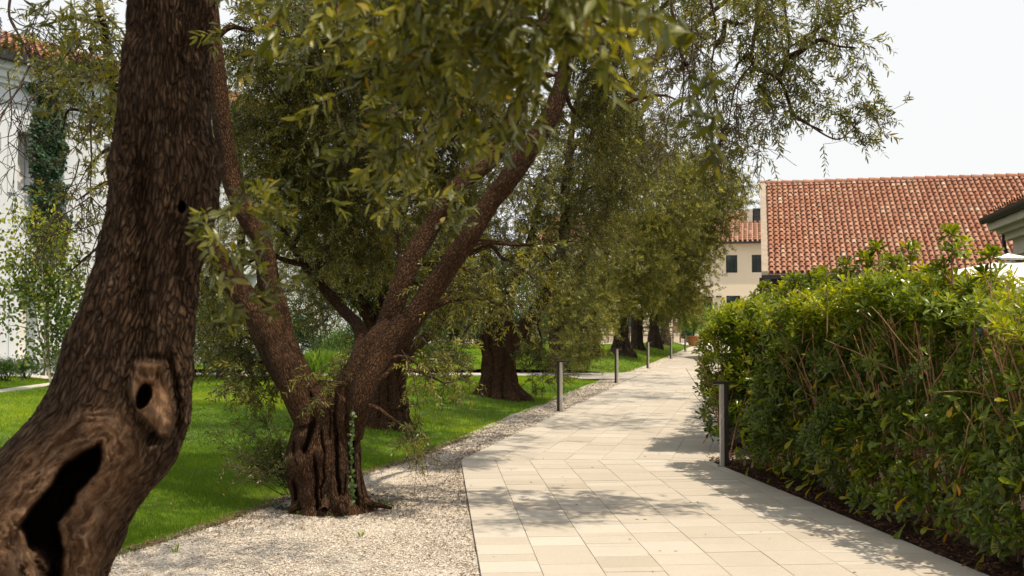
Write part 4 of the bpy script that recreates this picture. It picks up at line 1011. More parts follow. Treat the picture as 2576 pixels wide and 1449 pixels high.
def sculpt(px, py, front, bk):
    jit = fbm(np.stack([px * .03, py * .03, px * 0], 1), 3, 2) * 8 + fbm(np.stack([px * .12, py * .12, px * 0], 1), 2, 5) * 1.5
    sd = seg_sd(px, py, CAV) + jit * .8
    dy = .36 * sstep(-5, 13, sd) * front
    lip = np.exp(-((sd + 9) / 9) ** 2) * .010 * front; dy -= lip
    # flowing ridges around the hollow
    wood = sstep(-150, -40, sd) * front
    wood = wood * sstep(955, 1060, py + .15 * (px - 200) + jit)
    fl = np.sin(sd * .20 + jit * .35 + fbm(np.stack([px * .008, py * .008, px * 0], 1), 2, 8) * 5)
    dy -= wood * (1 - sstep(0, 4, sd)) * (.0022 * fl + .0015 * np.sin(sd * .47 + jit * .5) + .020 * fbm(np.stack([sd * .09 + jit * .15, px * .012, py * .012], 1), 3, 17))
    sb = seg_sd(px, py, BURL) + jit * .5
    dy -= (.026 * sstep(-6, 10, sb) + .035 * fbm(np.stack([px * .02, py * .02, px * 0 + 3], 1), 2, 3) * sstep(0, 10, sb)) * front
    dy += .016 * np.exp(-((sb + 10) / 8) ** 2) * front
    # hole in the burl
    cx, cy = 360, 999; c, s_ = math.cos(.25), math.sin(.25); u = (px - cx) * c + (py - cy) * s_; w = -(px - cx) * s_ + (py - cy) * c
    r = np.sqrt((u / 19) ** 2 + (w / 36) ** 2) + jit * .02
    hole = 1 - sstep(.75, 1.12, r); dy += .16 * hole * front
    r2 = np.sqrt(((px - 458) / 9) ** 2 + ((py - 521) / 14) ** 2); h2 = 1 - sstep(.6, 1.3, r2); dy += .08 * h2 * front
    r3 = np.sqrt(((px - 382) / 16) ** 2 + ((py - 1104) / 20) ** 2) + jit * .03; h3 = 1 - sstep(.5, 1.2, r3); dy += .04 * h3 * front
    # broken stub inside the hollow
    lump = np.exp(-(((px - 84) / 58) ** 2 + ((py - 1428) / 58) ** 2)); dy -= (.30 * sstep(.25, .75, lump) + .14 * fbm(np.stack([px * .035, py * .035, px * 0], 1), 4, 1) * lump) * front
    # long vertical hollow between two ribs
    gx = np.interp(py, [200, 450, 600, 800, 900], [372, 368, 360, 352, 350]); dy += .075 * np.exp(-((px - gx) / 30) ** 2) * sstep(250, 500, py) * (1 - sstep(850, 930, py)) * front
    gx = np.interp(py, [0, 400, 900], [455, 430, 455]); dy += .02 * np.exp(-((px - gx) / 22) ** 2) * (1 - sstep(700, 850, py)) * front
    gx = np.interp(py, [900, 1000, 1100], [428, 446, 446]); dy += .03 * np.exp(-((px - gx) / 9) ** 2) * sstep(870, 920, py) * (1 - sstep(1080, 1120, py)) * front
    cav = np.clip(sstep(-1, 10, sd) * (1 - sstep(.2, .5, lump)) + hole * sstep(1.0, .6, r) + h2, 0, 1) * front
    wd = np.clip(np.maximum(wood * sstep(-170, -60, sd + jit * 3), sstep(-2, 8, sb)), 0, 1)
    grain = np.stack([sd * .055 + jit * .16, px * .009, py * .009], 1) + fbm(np.stack([px * .015, py * .015, px * 0], 1), 3, 31)[:, None] * 1.1
    gb = sstep(0, 8, sb)[:, None]; grain = grain * (1 - gb) + np.stack([px * .035, py * .012, px * 0], 1) * gb
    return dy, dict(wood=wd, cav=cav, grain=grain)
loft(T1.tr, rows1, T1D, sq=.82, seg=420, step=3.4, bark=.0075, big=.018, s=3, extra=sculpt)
zero = lambda: None
def T1limb(pr, s): 
    c, r = tube(T1.tr, np.array(pr), seg=16, n_per=8, amp=.1, s=s); T1.nodes.append(c[len(c) // 5:])
p0 = P(430, -200, T1D); 
T1limb([[*p0, .16], [-1.15, 3.5, 3.3, .13], [-.9, 3.1, 3.9, .10], [-.3, 2.5, 4.3, .06], [.4, 2.1, 4.4, .03]], 1)
T1limb([[*p0, .16], [-1.35, 3.7, 3.5, .11], [-1.9, 3.9, 4.2, .08], [-2.6, 4.3, 4.7, .04]], 2)
T1limb([[-1.15, 3.5, 3.3, .10], [-.8, 3.7, 4.2, .07], [.1, 4.1, 4.9, .04], [.9, 4.6, 5.2, .02]], 3)
T1.wl = None
# unseen upper crown (casts the shade over trunk and gravel)
for c_, r_, nc in (((-1.2, 7.0, 4.75), (1.7, 1.5, .35), 60), ((-.4, 5.3, 4.6), (1.3, 1.2, .4), 44), ((-1.6, 5.9, 4.6), (.9, .9, .4), 20), ((.0, 2.4, 4.5), (1.2, .9, .5), 60), ((-1.2, 3.3, 4.7), (1.2, 1.0, .6), 70), ((-2.6, 4.2, 4.8), (1.0, .9, .6), 50), ((-1.0, 1.6, 4.3), (1.1, .8, .5), 40)):
    T1.foliage(c_, r_, nc, 7, length=.3, nl=20, Lf=.06, Wf=.014, tpl='far', shell=.3, cr=.25)
# hanging near foliage, in frame at the top: (px,py,rx,ry,d,clumps)
for px, py, rx, ry, d, nc, ns, *ex in ((1000, -30, 150, 70, 2.3, 12, 5), (1200, 0, 150, 70, 2.1, 13, 5), (1080, 110, 190, 70, 2.4, 14, 5), (1330, 20, 120, 60, 2.0, 8, 5), (1490, 0, 100, 50, 1.9, 6, 4), (1540, 90, 50, 40, 1.9, 3, 4),
        (980, 230, 120, 60, 2.6, 9, 4), (1150, 180, 110, 50, 2.4, 8, 4), (920, 330, 50, 40, 2.6, 3, 4), (1010, 400, 40, 40, 3.0, 3, 4), (1040, 490, 24, 40, 3.3, 3, 4),
        (800, 60, 100, 70, 3.0, 5, 4), (650, 40, 70, 60, 3.6, 4, 4), (650, 520, 36, 24, 3.0, 5, 3, .085), (640, 580, 40, 20, 3.0, 3, 3, .085), (650, 660, 12, 30, 2.9, 2, 3, .08), (590, 760, 8, 24, 2.8, 1, 4, .07), (590, 830, 8, 16, 2.8, 1, 4, .07), (720, 430, 40, 35, 3.2, 2, 3, .09)):
    T1.pf(px, py, rx, ry, d, .22, nc, ns, length=ex[0] if ex else .13, nl=10 if ex else 14, Lf=.052, Wf=.0150, tpl='near', tb=.08, droop=.15, cr=.05 if ex else .08, r0=.004, tw=.0012, connect=False, shell=.3)
    k = d / FPX
    # thin pendulous shoots carrying these sprays, coming down from the crown above
    if px < 850: continue
    n = max(2, nc // 2); ctr = P(px, py, d); e = ctr + RNG.normal(0, 1, (n, 3)) * np.array([rx, 60, ry]) * k * .5
    a = ctr + np.array([-.15, .1, 0]) + RNG.normal(0, .12, (n, 3)); a[:, 2] = np.maximum(ctr[2] + .5, 2.45 + .35 * d * .35)
    curves(T1.br, a, (a + e) / 2 + RNG.normal(0, .06, e.shape) + [0, 0, .1], e, .0034, .0015, 9, 5, wob=.004)
# left side, between the trunk and the frame edge
for px, py, rx, ry, d, nc, ns in ((285, 150, 40, 70, 4.3, 6, 4), (255, 225, 45, 40, 4.2, 5, 4), (255, 290, 35, 35, 4.0, 3, 4), (230, 60, 60, 50, 4.6, 5, 4)):
    T1.pf(px, py, rx, ry, d, .3, nc, ns, length=.18, nl=14, Lf=.056, Wf=.0125, tpl='near', droop=.4, cr=.12, connect=False, shell=.3)
t1 = T1.done(M['olive'], M['bark1'])

# ================================================================== second olive (T2), the main tree
D2 = 8.7
t2b = G(825, 1278)
T2 = Tree('olive_tree', 'large fluted olive in the gravel, forking low into two leaning limbs', 'tree', t2b, 'olive trees beside the path')
rows2 = [(958, 800, 850), (972, 775, 880), (988, 752, 908), (1003, 736, 922), (1018, 728, 921), (1066, 742, 906), (1100, 732, 903), (1147, 719, 906), (1180, 716, 908), (1196, 718, 910), (1225, 728, 916), (1250, 738, 925), (1270, 734, 938), (1284, 728, 950), (1292, 724, 955)]
gr2 = [([(770, 985), (781, 1020), (783, 1060), (772, 1110), (767, 1140)], 6.5, .16), ([(843, 1005), (845, 1060), (848, 1160), (852, 1240)], 4.5, .12), ([(893, 1030), (886, 1080), (886, 1180), (894, 1265)], 6.5, .17),
       ([(745, 1110), (738, 1150), (745, 1170)], 4, .05), ([(790, 1150), (795, 1200), (795, 1280)], 4.5, .12), ([(811, 1090), (815, 1160), (806, 1275)], 3.2, .07), ([(868, 1200), (862, 1285)], 3.5, .05), ([(742, 1215), (752, 1280)], 5, .10), ([(826, 1030), (828, 1100)], 3, .05), ([(872, 1030), (868, 1100)], 3, .035), ([(903, 1120), (905, 1200), (915, 1280)], 3, .05)]
bp2 = [(738, 1172, 26, .10), (758, 1100, 20, .05), (800, 1150, 18, .07), (866, 1060, 24, .05), (770, 1250, 22, .04), (826, 1262, 16, .04), (862, 1275, 14, .07), (905, 1262, 14, .05)]
loft(T2.tr, rows2, D2, sq=.9, seg=300, step=1.5, grooves=gr2, bumps=bp2, flute=.0, nfl=11, bark=.0035, big=.008, s=1)
def lm(rows, s, **kw):
    k = dict(seg=26, n_per=12, amp=.10, s=s, freq=1.0); k.update(kw); T2.limb(rows, D2, **k)
lm([(800, 1075, 80, 8.72), (772, 1010, 92, 8.7), (738, 945, 96, 8.7), (706, 880, 98), (680, 825, 98), (664, 790, 86)], 1, flute=.07)
lm([(770, 1060, 60, 8.55), (742, 990, 66, 8.5), (712, 920, 62, 8.5), (688, 860, 58, 8.55)], 11)
lm([(694, 880, 66), (654, 810, 66), (620, 750, 62), (572, 680, 62), (520, 615, 54, 8.6), (455, 530, 46, 8.4), (370, 420, 36, 8.2), (300, 250, 28, 7.8), (260, 80, 22, 7.4), (240, -60, 16, 7.2)], 2)
lm([(716, 890, 74), (694, 800, 72), (676, 720, 58), (652, 610, 50), (606, 510, 50), (576, 430, 49), (556, 250, 45), (541, 100, 38), (535, -60, 32), (560, -220, 22)], 3, flute=.05)
lm([(845, 1080, 86, 8.7), (872, 1005, 96, 8.65), (915, 930, 100), (962, 858, 98), (992, 815, 66)], 4, flute=.09)
lm([(893, 1100, 40, 8.6), (905, 1010, 60, 8.5), (940, 930, 64, 8.52), (985, 858, 62, 8.55), (1030, 800, 60, 8.55)], 12)
lm([(958, 860, 60, 8.75), (988, 780, 54, 8.75), (1020, 700, 50, 8.75), (1066, 600, 48, 8.8), (1118, 515, 46, 8.8), (1180, 450, 46, 8.85), (1239, 395, 48, 8.9), (1284, 300, 40, 8.9), (1324, 210, 38, 8.9), (1362, 100, 33, 8.9), (1385, 0, 30, 8.9), (1400, -140, 22, 8.8)], 5)
lm([(1000, 862, 60, 8.6), (1050, 785, 58, 8.55), (1108, 705, 54, 8.5), (1176, 605, 52, 8.4), (1234, 515, 50, 8.35), (1284, 447, 54, 8.3), (1339, 368, 52, 8.25), (1389, 280, 48, 8.2), (1419, 200, 40, 8.2), (1434, 100, 34, 8.2), (1445, 0, 28, 8.1), (1470, -150, 20, 8)], 6, flute=.04)
lm([(1420, 160, 30, 8.2), (1470, 70, 24, 8.1), (1534, 38, 22, 7.9), (1600, 0, 18, 7.8), (1700, -90, 14, 7.7), (1850, -160, 12, 7.6), (2000, -170, 9, 7.6)], 7)
lm([(948, 830, 16, 8.9), (985, 745, 12, 9.0), (1005, 660, 10, 9.1), (1000, 590, 7, 9.2)], 8, seg=8)
lm([(826, 738, 26, 9.9), (785, 690, 22, 9.9), (745, 635, 18, 9.9), (705, 560, 14, 9.9), (690, 450, 10, 9.9)], 9, seg=12)   # back limb
lm([(905, 930, 60, 9.1), (905, 840, 36, 9.5), (868, 780, 28, 9.8), (826, 738, 26, 9.9)], 10, seg=14)
# surface roots
lm([(900, 1255, 34, 8.65), (930, 1268, 18, 8.6), (958, 1273, 12, 8.6), (984, 1279, 7, 8.65)], 13, seg=10)
lm([(760, 1262, 30, 8.6), (744, 1276, 22, 8.5), (728, 1289, 12, 8.5)], 14, seg=10)
lm([(864, 1258, 24, 8.4), (866, 1278, 22, 8.3), (872, 1292, 12, 8.3)], 15, seg=10)
lm([(820, 1262, 24, 8.4), (816, 1282, 18, 8.3)], 16, seg=10)
# hanging right branch (bare arching limbs plus sprays)
HB = [[(1700, -90, 9), (1690, 20, 8), (1706, 90, 7), (1720, 190, 5), (1712, 300, 3)], [(1900, -120, 12), (1905, 40, 11), (1893, 160, 9), (1960, 200, 8), (2000, 290, 7), (2070, 330, 4)], [(1960, 200, 7), (1985, 120, 6), (1975, 20, 6), (1965, -120, 6)],
      [(1700, -90, 7), (1640, 40, 5), (1700, 100, 4), (1760, 260, 3)], [(1893, 160, 5), (1850, 220, 4), (1830, 330, 3)], [(2000, 290, 6), (2100, 350, 4), (2150, 320, 3)], [(1985, 120, 5), (2080, 60, 4), (2180, 10, 3)], [(1760, -100, 8), (1800, 60, 6), (1790, 180, 4), (1810, 300, 3)],
      [(1560, 270, 10), (1600, 250, 9), (1665, 240, 7), (1700, 250, 4)], [(1630, 60, 7), (1560, 120, 5), (1590, 250, 3)]]
for i, b_ in enumerate(HB): lm([(x, y, w, 7.8) for x, y, w in b_], 20 + i, seg=8, n_per=7, amp=.12)
def f2(px, py, rx, ry, d, rd, nc, ns, **kw):
    k = dict(length=.22, nl=22, Lf=.048, Wf=.0135, tpl='mid', droop=.35, cr=.17, shell=.35); k.update(kw); T2.pf(px, py, rx, ry, d, rd, nc, ns, **k)
for q in ((1745, 60, 70, 110), (1720, 180, 60, 90), (1765, 300, 50, 70), (1810, 370, 55, 45), (1790, 430, 35, 30), (1860, 350, 40, 40), (1880, 60, 70, 100), (1850, 180, 60, 60), (1950, 60, 80, 90), (1980, 170, 90, 60), (2050, 60, 80, 70), (2120, 20, 70, 40), (2010, 250, 80, 45), (1940, 290, 50, 50), (2100, 280, 60, 45), (2160, 310, 45, 40), (2130, 360, 35, 22), (1925, 355, 35, 25), (1960, 230, 60, 60), (2150, 120, 30, 60)):
    n = int(q[2] * q[3] / 420) + 2
    f2(*q, 7.8 + RNG.normal(0, .25), .4, n, 4, length=.17, nl=16, Lf=.058, Wf=.014, cr=.12, shell=.15, hang=.4, r0=.006, tb=-.05)
# main crown behind and above the limbs
for q in ((760, 120, 180, 150, 9.2, 60), (950, 60, 180, 130, 8.8, 55), (1180, 60, 180, 120, 9.2, 50), (680, 300, 110, 150, 9.6, 40), (850, 300, 150, 160, 9.4, 60), (1040, 330, 150, 170, 10.6, 60), (1180, 250, 130, 140, 10.8, 50),
          (900, 500, 170, 110, 9.8, 50), (740, 480, 110, 110, 9.8, 34), (1500, 60, 130, 90, 10.2, 40), (1530, 180, 70, 90, 10.2, 20), (1090, 500, 90, 80, 10.9, 24), (1500, 330, 110, 70, 10.8, 22), (880, 640, 110, 70, 10, 20)):
    f2(*q[:5], .6, q[5], 12, length=.24, tb=.02, cr=.18)
# left crown beside the near trunk
for q in ((240, 60, 80, 80, 7.2, 20), (180, 170, 60, 50, 7.0, 11), (130, 200, 50, 45, 7.2, 8), (250, 180, 50, 60, 7.0, 12), (180, 240, 55, 40, 7.2, 9), (270, 330, 30, 60, 7.4, 7), (120, 60, 50, 50, 7.4, 3), (160, 320, 40, 30, 7.2, 4), (235, 300, 30, 50, 7.2, 5),
          (215, 430, 30, 25, 7.2, 3), (200, 500, 30, 20, 7.3, 3), (255, 440, 20, 60, 7.4, 4), (245, 600, 20, 60, 7.5, 4), (180, 680, 30, 30, 7.6, 3), (260, 520, 20, 50, 7.4, 4)):
    f2(*q[:5], .35, max(2, int(q[5] * .62)), 4, length=.2, nl=18, cr=.15, tb=.12)
# hanging tufts and suckers
for q in ((620, 925, 45, 55, 8.9, 16, -.22), (600, 870, 50, 40, 9.0, 10, -.2), (655, 985, 30, 25, 8.8, 6, -.2), (1130, 740, 70, 70, 8.9, 18, .12), (1190, 690, 50, 60, 9.1, 11, .12), (1080, 870, 30, 40, 8.7, 5, .1), (1120, 965, 60, 20, 8.3, 4, .15), (1030, 1105, 20, 24, 8.2, 4, .1), (1080, 930, 35, 25, 8.4, 4, .1),
          (520, 700, 30, 100, 9.6, 16, 0), (540, 820, 40, 60, 9.6, 12, 0), (870, 920, 40, 30, 8.8, 6, -.1), (1340, 700, 60, 40, 8.6, 9, .15), (1290, 780, 50, 40, 9.2, 8, .1), (1390, 660, 40, 25, 8.4, 5, .15)):
    f2(*q[:5], .3, q[5], 6, length=.2, nl=20, cr=.13, tb=q[6], droop=.6)
for a, b_, c_ in (((1010, 880, 8.4), (1075, 990, 8.3), (1030, 1085, 8.2)), ((1060, 850, 8.5), (1130, 900, 8.3), (1170, 985, 8.2)), ((860, 960, 8.4), (780, 960, 8.1), (728, 935, 8.0)), ((860, 960, 8.4), (800, 985, 8.0), (790, 1010, 8.0))):
    A_, B_, C_ = (P(*q)[None] for q in (a, b_, c_)); curves(T2.br, A_, B_, C_, .005, .002, 12, 5, wob=.004)
    t = RNG.random(14)[:, None]; pts = (1 - t) ** 2 * A_ + 2 * t * (1 - t) * B_ + t * t * C_
    sprays(T2.lf, T2.br, pts[t[:, 0] > .35], RNG.normal(0, .6, (int((t > .35).sum()), 3)), .14, 12, .05, .011, 'near', .15, .4)
s0 = P(725, 1160, 8.75); n = 46
e = P(650, 1130, 8.7) + RNG.normal(0, 1, (n, 3)) * np.array([.16, .2, .17]); e[:, 2] = np.maximum(e[:, 2], .25)
A_ = np.repeat(s0[None], n, 0) + RNG.normal(0, .04, (n, 3)); A_[:, 2] -= RNG.uniform(0, .3, n)
curves(T2.br, A_, (A_ + e) / 2 + [0, 0, -.05], e, .004, .0018, 8, 4, wob=.006)
k = np.repeat(np.arange(n), 5); sprays(T2.lf, T2.br, A_[k] + (e[k] - A_[k]) * RNG.uniform(.45, 1, (len(k), 1)), np.array([-.4, 0, .45]) + RNG.normal(0, .6, (len(k), 3)), .16, 14, .036, .008, 'mid', -.1, .2)
# bare drooping twigs at far left
def bare(g, a, ang, ln, depth, r, d0):
    pts = [a]; cur = np.array(a); dirv = np.array([math.sin(ang), 0, -math.cos(ang)])
    for i in range(4):
        dirv = norm(dirv + RNG.normal(0, .28, 3) + np.array([0, 0, -.10])); cur = cur + dirv * ln / 4; pts.append(cur.copy())
    tube(g, np.array([[*p, r * (1 - i / 6)] for i, p in enumerate(pts)]), seg=5, n_per=4, amp=0)
    if depth:
        for i in range(1, 5):
            for _ in range(2 if depth > 1 else 2):
                bare(g, pts[i], math.atan2(dirv[0], -dirv[2]) + RNG.choice([-1, 1]) * RNG.uniform(.35, 1.0), ln * RNG.uniform(.35, .62), depth - 1, r * .5, d0)
for (x, y, ang, ln, r) in ((28, -20, .3, .62, .011), (75, 165, .05, .65, .008), (20, 180, .0, .6, .006), (150, -40, -.1, .5, .007), (235, 230, -.15, .9, .009), (200, 400, -.4, .5, .006), (60, 210, -.4, .6, .006), (250, 560, -.9, .4, .005), (1690, 20, .1, .6, .006), (1740, 30, .2, .7, .006), (1640, 0, 0, .5, .005), (1780, 10, -.2, .6, .005), (1860, 200, -.1, .5, .005), (1720, 200, .3, .5, .004)):
    bare(T2.br, P(x, y, 7.1), ang, ln * 1.1, 2, r, 7)
t2 = T2.done(M['olive'], M['bark2'])
# ivy on the trunk and weeds around the foot
iv2 = thing('ivy', 'thin ivy strand climbing the groove of the fluted olive trunk', 'climbing plant', G(886, 1270))
g = Geo(); n = 90; y_ = RNG.uniform(1030, 1262, n); x_ = np.interp(y_, [1000, 1080, 1180, 1265], [888, 884, 884, 886]) + RNG.normal(0, 3.0, n)
p = np.array([P(a, b, 8.26 + RNG.normal(0, .012)) for a, b in zip(x_, y_)])
leaves(g, p, RNG.normal(0, .5, (n, 3)) + [0, 0, -.7], RNG.uniform(.02, .04, n), RNG.uniform(.018, .034, n), 'round', RNG.random(n), np.array([0, -1, .3]) + RNG.normal(0, .4, (n, 3))); g.build('leaves', M['shrub'], iv2)
g = Geo(); tube(g, np.array([[*P(x, y, 8.29), .004] for x, y in ((886, 1268), (884, 1180), (885, 1100), (888, 1020))]), seg=6, n_per=5, amp=0); g.build('stem', M['twig'], iv2, True)
g = Geo(); n = 900; a = RNG.uniform(0, 6.28, n); rr = .36 + np.abs(RNG.normal(0, .14, n))
p = np.stack([T2.t.location[0] + np.cos(a) * rr * 1.15, T2.t.location[1] + .12 + np.sin(a) * rr, .022 + .012 * RNG.random(n)], 1)
leaves(g, p, np.stack([RNG.normal(0, 1, n), RNG.normal(0, 1, n), RNG.normal(0, .15, n)], 1), RNG.uniform(.02, .045, n), RNG.uniform(.007, .012, n), 'mid', RNG.random(n), RNG.normal(0, .3, (n, 3)) + [0, 0, 1], curl=.4)
tag(g.build('leaf_litter', M['litter']), 'ring of dry leaves gathered around the foot of the fluted olive', 'dry leaves', kind='stuff')
def weed(lab, px, py, n, r, L_, m, tpl='round'):
    b = G(px, py, .01); t = thing('weed', lab, 'weed', b); g = Geo(); a = RNG.uniform(0, 6.28, n); rr = r * np.sqrt(RNG.random(n))
    p = b + np.stack([np.cos(a) * rr * 1.6, np.sin(a) * rr, .01 + .03 * RNG.random(n)], 1)
    leaves(g, p, np.stack([np.cos(a), np.sin(a), RNG.uniform(.1, .8, n)], 1), L_ * RNG.uniform(.6, 1.2, n), L_ * RNG.uniform(.4, .8, n), tpl, RNG.random(n) * .6, RNG.normal(0, .4, (n, 3)) + [0, 0, 1]); g.build('leaves', m, t)
    g = Geo(); k = min(n, 30); curves(g, np.repeat(b[None], k, 0), (b + p[:k]) / 2 + [0, 0, .02], p[:k], .0015, .001, 4, 3); g.build('stem', M['twig'], t)
weed('low leafy weeds in front of the foot of the fluted olive', 800, 1290, 60, .16, .045, M['shrub'])
weed('low leafy weeds beside the surface root of the fluted olive', 965, 1276, 34, .09, .045, M['shrub'])
weed('small dark weed left of the foot of the fluted olive', 715, 1284, 26, .07, .04, M['ivy'])
weed('small tuft of leaves directly below the fluted olive in the gravel', 840, 1302, 18, .06, .03, M['shrub'])
def tuft(lab, px, py, n, h):
    b = G(px, py, .01); t = thing('grass_tuft', lab, 'grass tuft', b, 'grass tufts in the gravel'); g = Geo(); a = RNG.uniform(0, 6.28, n)
    p = b + np.stack([np.cos(a) * .01, np.sin(a) * .01, a * 0], 1); leaves(g, p, np.stack([np.cos(a) * .35, np.sin(a) * .35, np.ones(n)], 1), h * RNG.uniform(.5, 1.1, n), .006, 'near', RNG.uniform(.4, 1, n), curl=.3); g.build('blades', M['grass'], t)
tuft('small grass tuft in the gravel, left one at the bottom', 440, 1393, 22, .07); tuft('small grass tuft in the gravel below the fluted olive', 908, 1352, 16, .06)

# ================================================================== olives farther along the row
def row_tree(lab, base, d, rows, limbs, blobs, s, seg=110, step=2.0, Lf=.06, Wf=.014, tpl='mid', lm_='olive', shade_crowns=(), flute=.38, sc_=1.0):
    T = Tree('olive_tree', lab, 'tree', base, 'olive trees beside the path')
    loft(T.tr, rows, d, sq=.9, seg=seg, step=step, flute=flute, nfl=9, bark=.012, big=.04, s=s)
    for i, l in enumerate(limbs): T.limb(l, d, seg=14, n_per=7, amp=.12, s=s + i, flute=.05)
    for b in blobs:
        px, py, rx, ry, dd, rd, nc, ns = b[:8]; kw = dict(b[8]) if len(b) > 8 else {}
        k = dict(length=.26 * sc_, nl=22, Lf=Lf, Wf=Wf * 1.25, tpl=tpl, droop=.15 if tpl == 'far' else .2, cr=.28 * sc_, shell=.6, r0=.014, tw=.0025, twig=(d < 25)); k.update(kw); T.pf(px, py, rx, ry, dd, rd, nc, ns, **k)
    for c_, r_, nc in shade_crowns: T.foliage(c_, r_, nc, 9, length=.4, nl=20, Lf=.10, Wf=.028, tpl='far', cr=.4, shell=.3, twig=False)  # unseen crown masses added overhead to shade path and lawn
    T.done(M[lm_], M['bark2'] if d < 25 else M['bark3']); return T
d3 = float(T3B[1])
row_tree('third olive in the row, behind and right of the large fluted one', T3B, d3,
    [(860, 945, 1015), (900, 942, 1022), (960, 936, 1022), (1000, 930, 1026), (1040, 924, 1030), (1062, 915, 1036), (1080, 905, 1046), (1100, 895, 1056)],
    [[(975, 930, 60), (965, 820, 50), (972, 700, 44), (955, 580, 36), (940, 440, 28), (960, 250, 20)], [(1000, 930, 40), (1035, 885, 34), (1075, 845, 28), (1120, 780, 22), (1180, 640, 16)], [(960, 880, 40), (920, 780, 34), (860, 690, 28), (780, 600, 22)]],
    [(870, 620, 130, 130, d3, .9, 60, 9, (('tb', -.2),)), (1000, 650, 110, 120, d3, .9, 50, 9, (('tb', -.15),)), (1100, 640, 100, 130, d3 - .8, .8, 50, 9, (('tb', .1),)), (800, 760, 70, 60, d3 + .5, .7, 16, 8, (('tb', -.25),)), (960, 400, 240, 150, d3 + 1, 1.2, 70, 9), (1250, 420, 120, 160, d3 + .5, 1, 40, 9), (950, 780, 60, 60, d3, .5, 14, 8, (('tb', -.25),)), (860, 180, 260, 160, d3 + 2, 1.2, 60, 9)],
    31, shade_crowns=(((3.8, 14.2, 7.6), (1.8, 1.7, .7), 44), ((1.6, 14.8, 7.2), (1.7, 1.6, .8), 46), ((.2, 11.6, 7.0), (1.7, 1.5, .6), 44), ((-2.6, 12.6, 7.3), (1.6, 1.3, .5), 26), ((1.9, 11.0, 7.0), (1.3, 1.6, .5), 44), ((2.7, 15.6, 7.9), (1.4, 1.9, .5), 44)))
d4 = float(T4B[1])
row_tree('fourth olive, with a broad ribbed trunk flaring onto the lawn', T4B, d4,
    [(800, 1215, 1290), (840, 1208, 1300), (870, 1207, 1302), (900, 1212, 1298), (940, 1210, 1300), (970, 1203, 1308), (985, 1195, 1322), (998, 1182, 1345), (1020, 1176, 1352)],
    [[(1280, 880, 44), (1325, 810, 36), (1372, 740, 30), (1405, 660, 28), (1420, 560, 26), (1425, 440, 22), (1440, 320, 16)], [(1235, 840, 44), (1232, 740, 36), (1220, 640, 30), (1200, 520, 24)], [(1262, 830, 40), (1290, 720, 30), (1330, 620, 24), (1360, 500, 18)]],
    [(1240, 660, 90, 90, d4, 1.0, 46, 9), (1330, 640, 80, 90, d4 - .5, 1.0, 36, 8, (('tb', .1),)), (1430, 560, 120, 140, d4, 1.3, 70, 9), (1500, 380, 150, 170, d4 - 1.5, 1.3, 90, 9, (('tb', .05),)), (1300, 440, 160, 160, d4 + .5, 1.4, 80, 9), (1600, 330, 80, 90, d4 - 2, 1, 34, 8), (1200, 790, 50, 50, d4 - .5, .5, 12, 8, (('tb', .1),)), (1330, 860, 50, 50, d4 + .2, .6, 14, 8, (('tb', -.1),)), (1370, 930, 40, 30, d4 + .5, .5, 10, 8, (('tb', -.15),)), (1130, 900, 40, 40, d4 + .5, .5, 9, 8, (('tb', -.15),)), (1560, 480, 70, 60, d4 - 1, .8, 22, 8, (('tb', .1),)), (1530, 120, 80, 110, d4 - 1, 1, 30, 8), (1250, 250, 180, 140, d4, 1, 50, 9)],
    37, shade_crowns=(((5.2, 19, 8.9), (2.2, 2.2, .8), 60), ((3.2, 20.5, 8.6), (1.8, 1.8, .8), 36)))
def FB_(x): return x
row_tree('fifth olive, slim trunk half hidden by hanging foliage behind the first bollard', T5B, 31.4,
    [(780, 1383, 1425), (850, 1380, 1427), (900, 1380, 1426), (925, 1376, 1430), (932, 1368, 1440), (945, 1364, 1446)], [[(1403, 820, 30), (1400, 700, 24), (1430, 560, 18)], [(1408, 810, 24), (1450, 720, 18), (1490, 600, 14)]],
    [(1440, 720, 90, 90, 30.5, 1.6, 60, 9), (1470, 820, 60, 80, 29.5, 1.2, 50, 9), (1450, 890, 40, 36, 29.5, .8, 18, 8), (1480, 560, 110, 140, 31, 1.8, 80, 9), (1390, 780, 60, 60, 32, 1.2, 24, 8), (1560, 430, 110, 120, 31, 1.8, 70, 9), (1330, 850, 30, 40, 32, .8, 8, 8), (1640, 360, 80, 90, 30, 1.6, 40, 9)],
    41, seg=60, Lf=.085, Wf=.022, tpl='far', lm_='olive_far', sc_=1.2, shade_crowns=(((7.3, 24, 10.4), (2.6, 2.6, .9), 60), ((6.0, 28, 11.2), (2.6, 2.6, .9), 50)))
row_tree('sixth olive, dark leaning trunk right of the slim one', T6B, float(T6B[1]),
    [(770, 1478, 1522), (820, 1484, 1512), (860, 1484, 1508), (895, 1480, 1510), (906, 1468, 1522), (916, 1464, 1528)], [[(1498, 800, 24), (1510, 700, 18), (1540, 580, 14)]],
    [(1530, 740, 70, 70, 37, 1.8, 40, 9), (1540, 600, 80, 130, 36.5, 2, 70, 9), (1620, 470, 90, 120, 36.5, 2.2, 70, 9), (1480, 780, 40, 30, 37, 1.4, 12, 8)], 43, seg=50, Lf=.11, Wf=.030, tpl='far', lm_='olive_far', sc_=1.5)
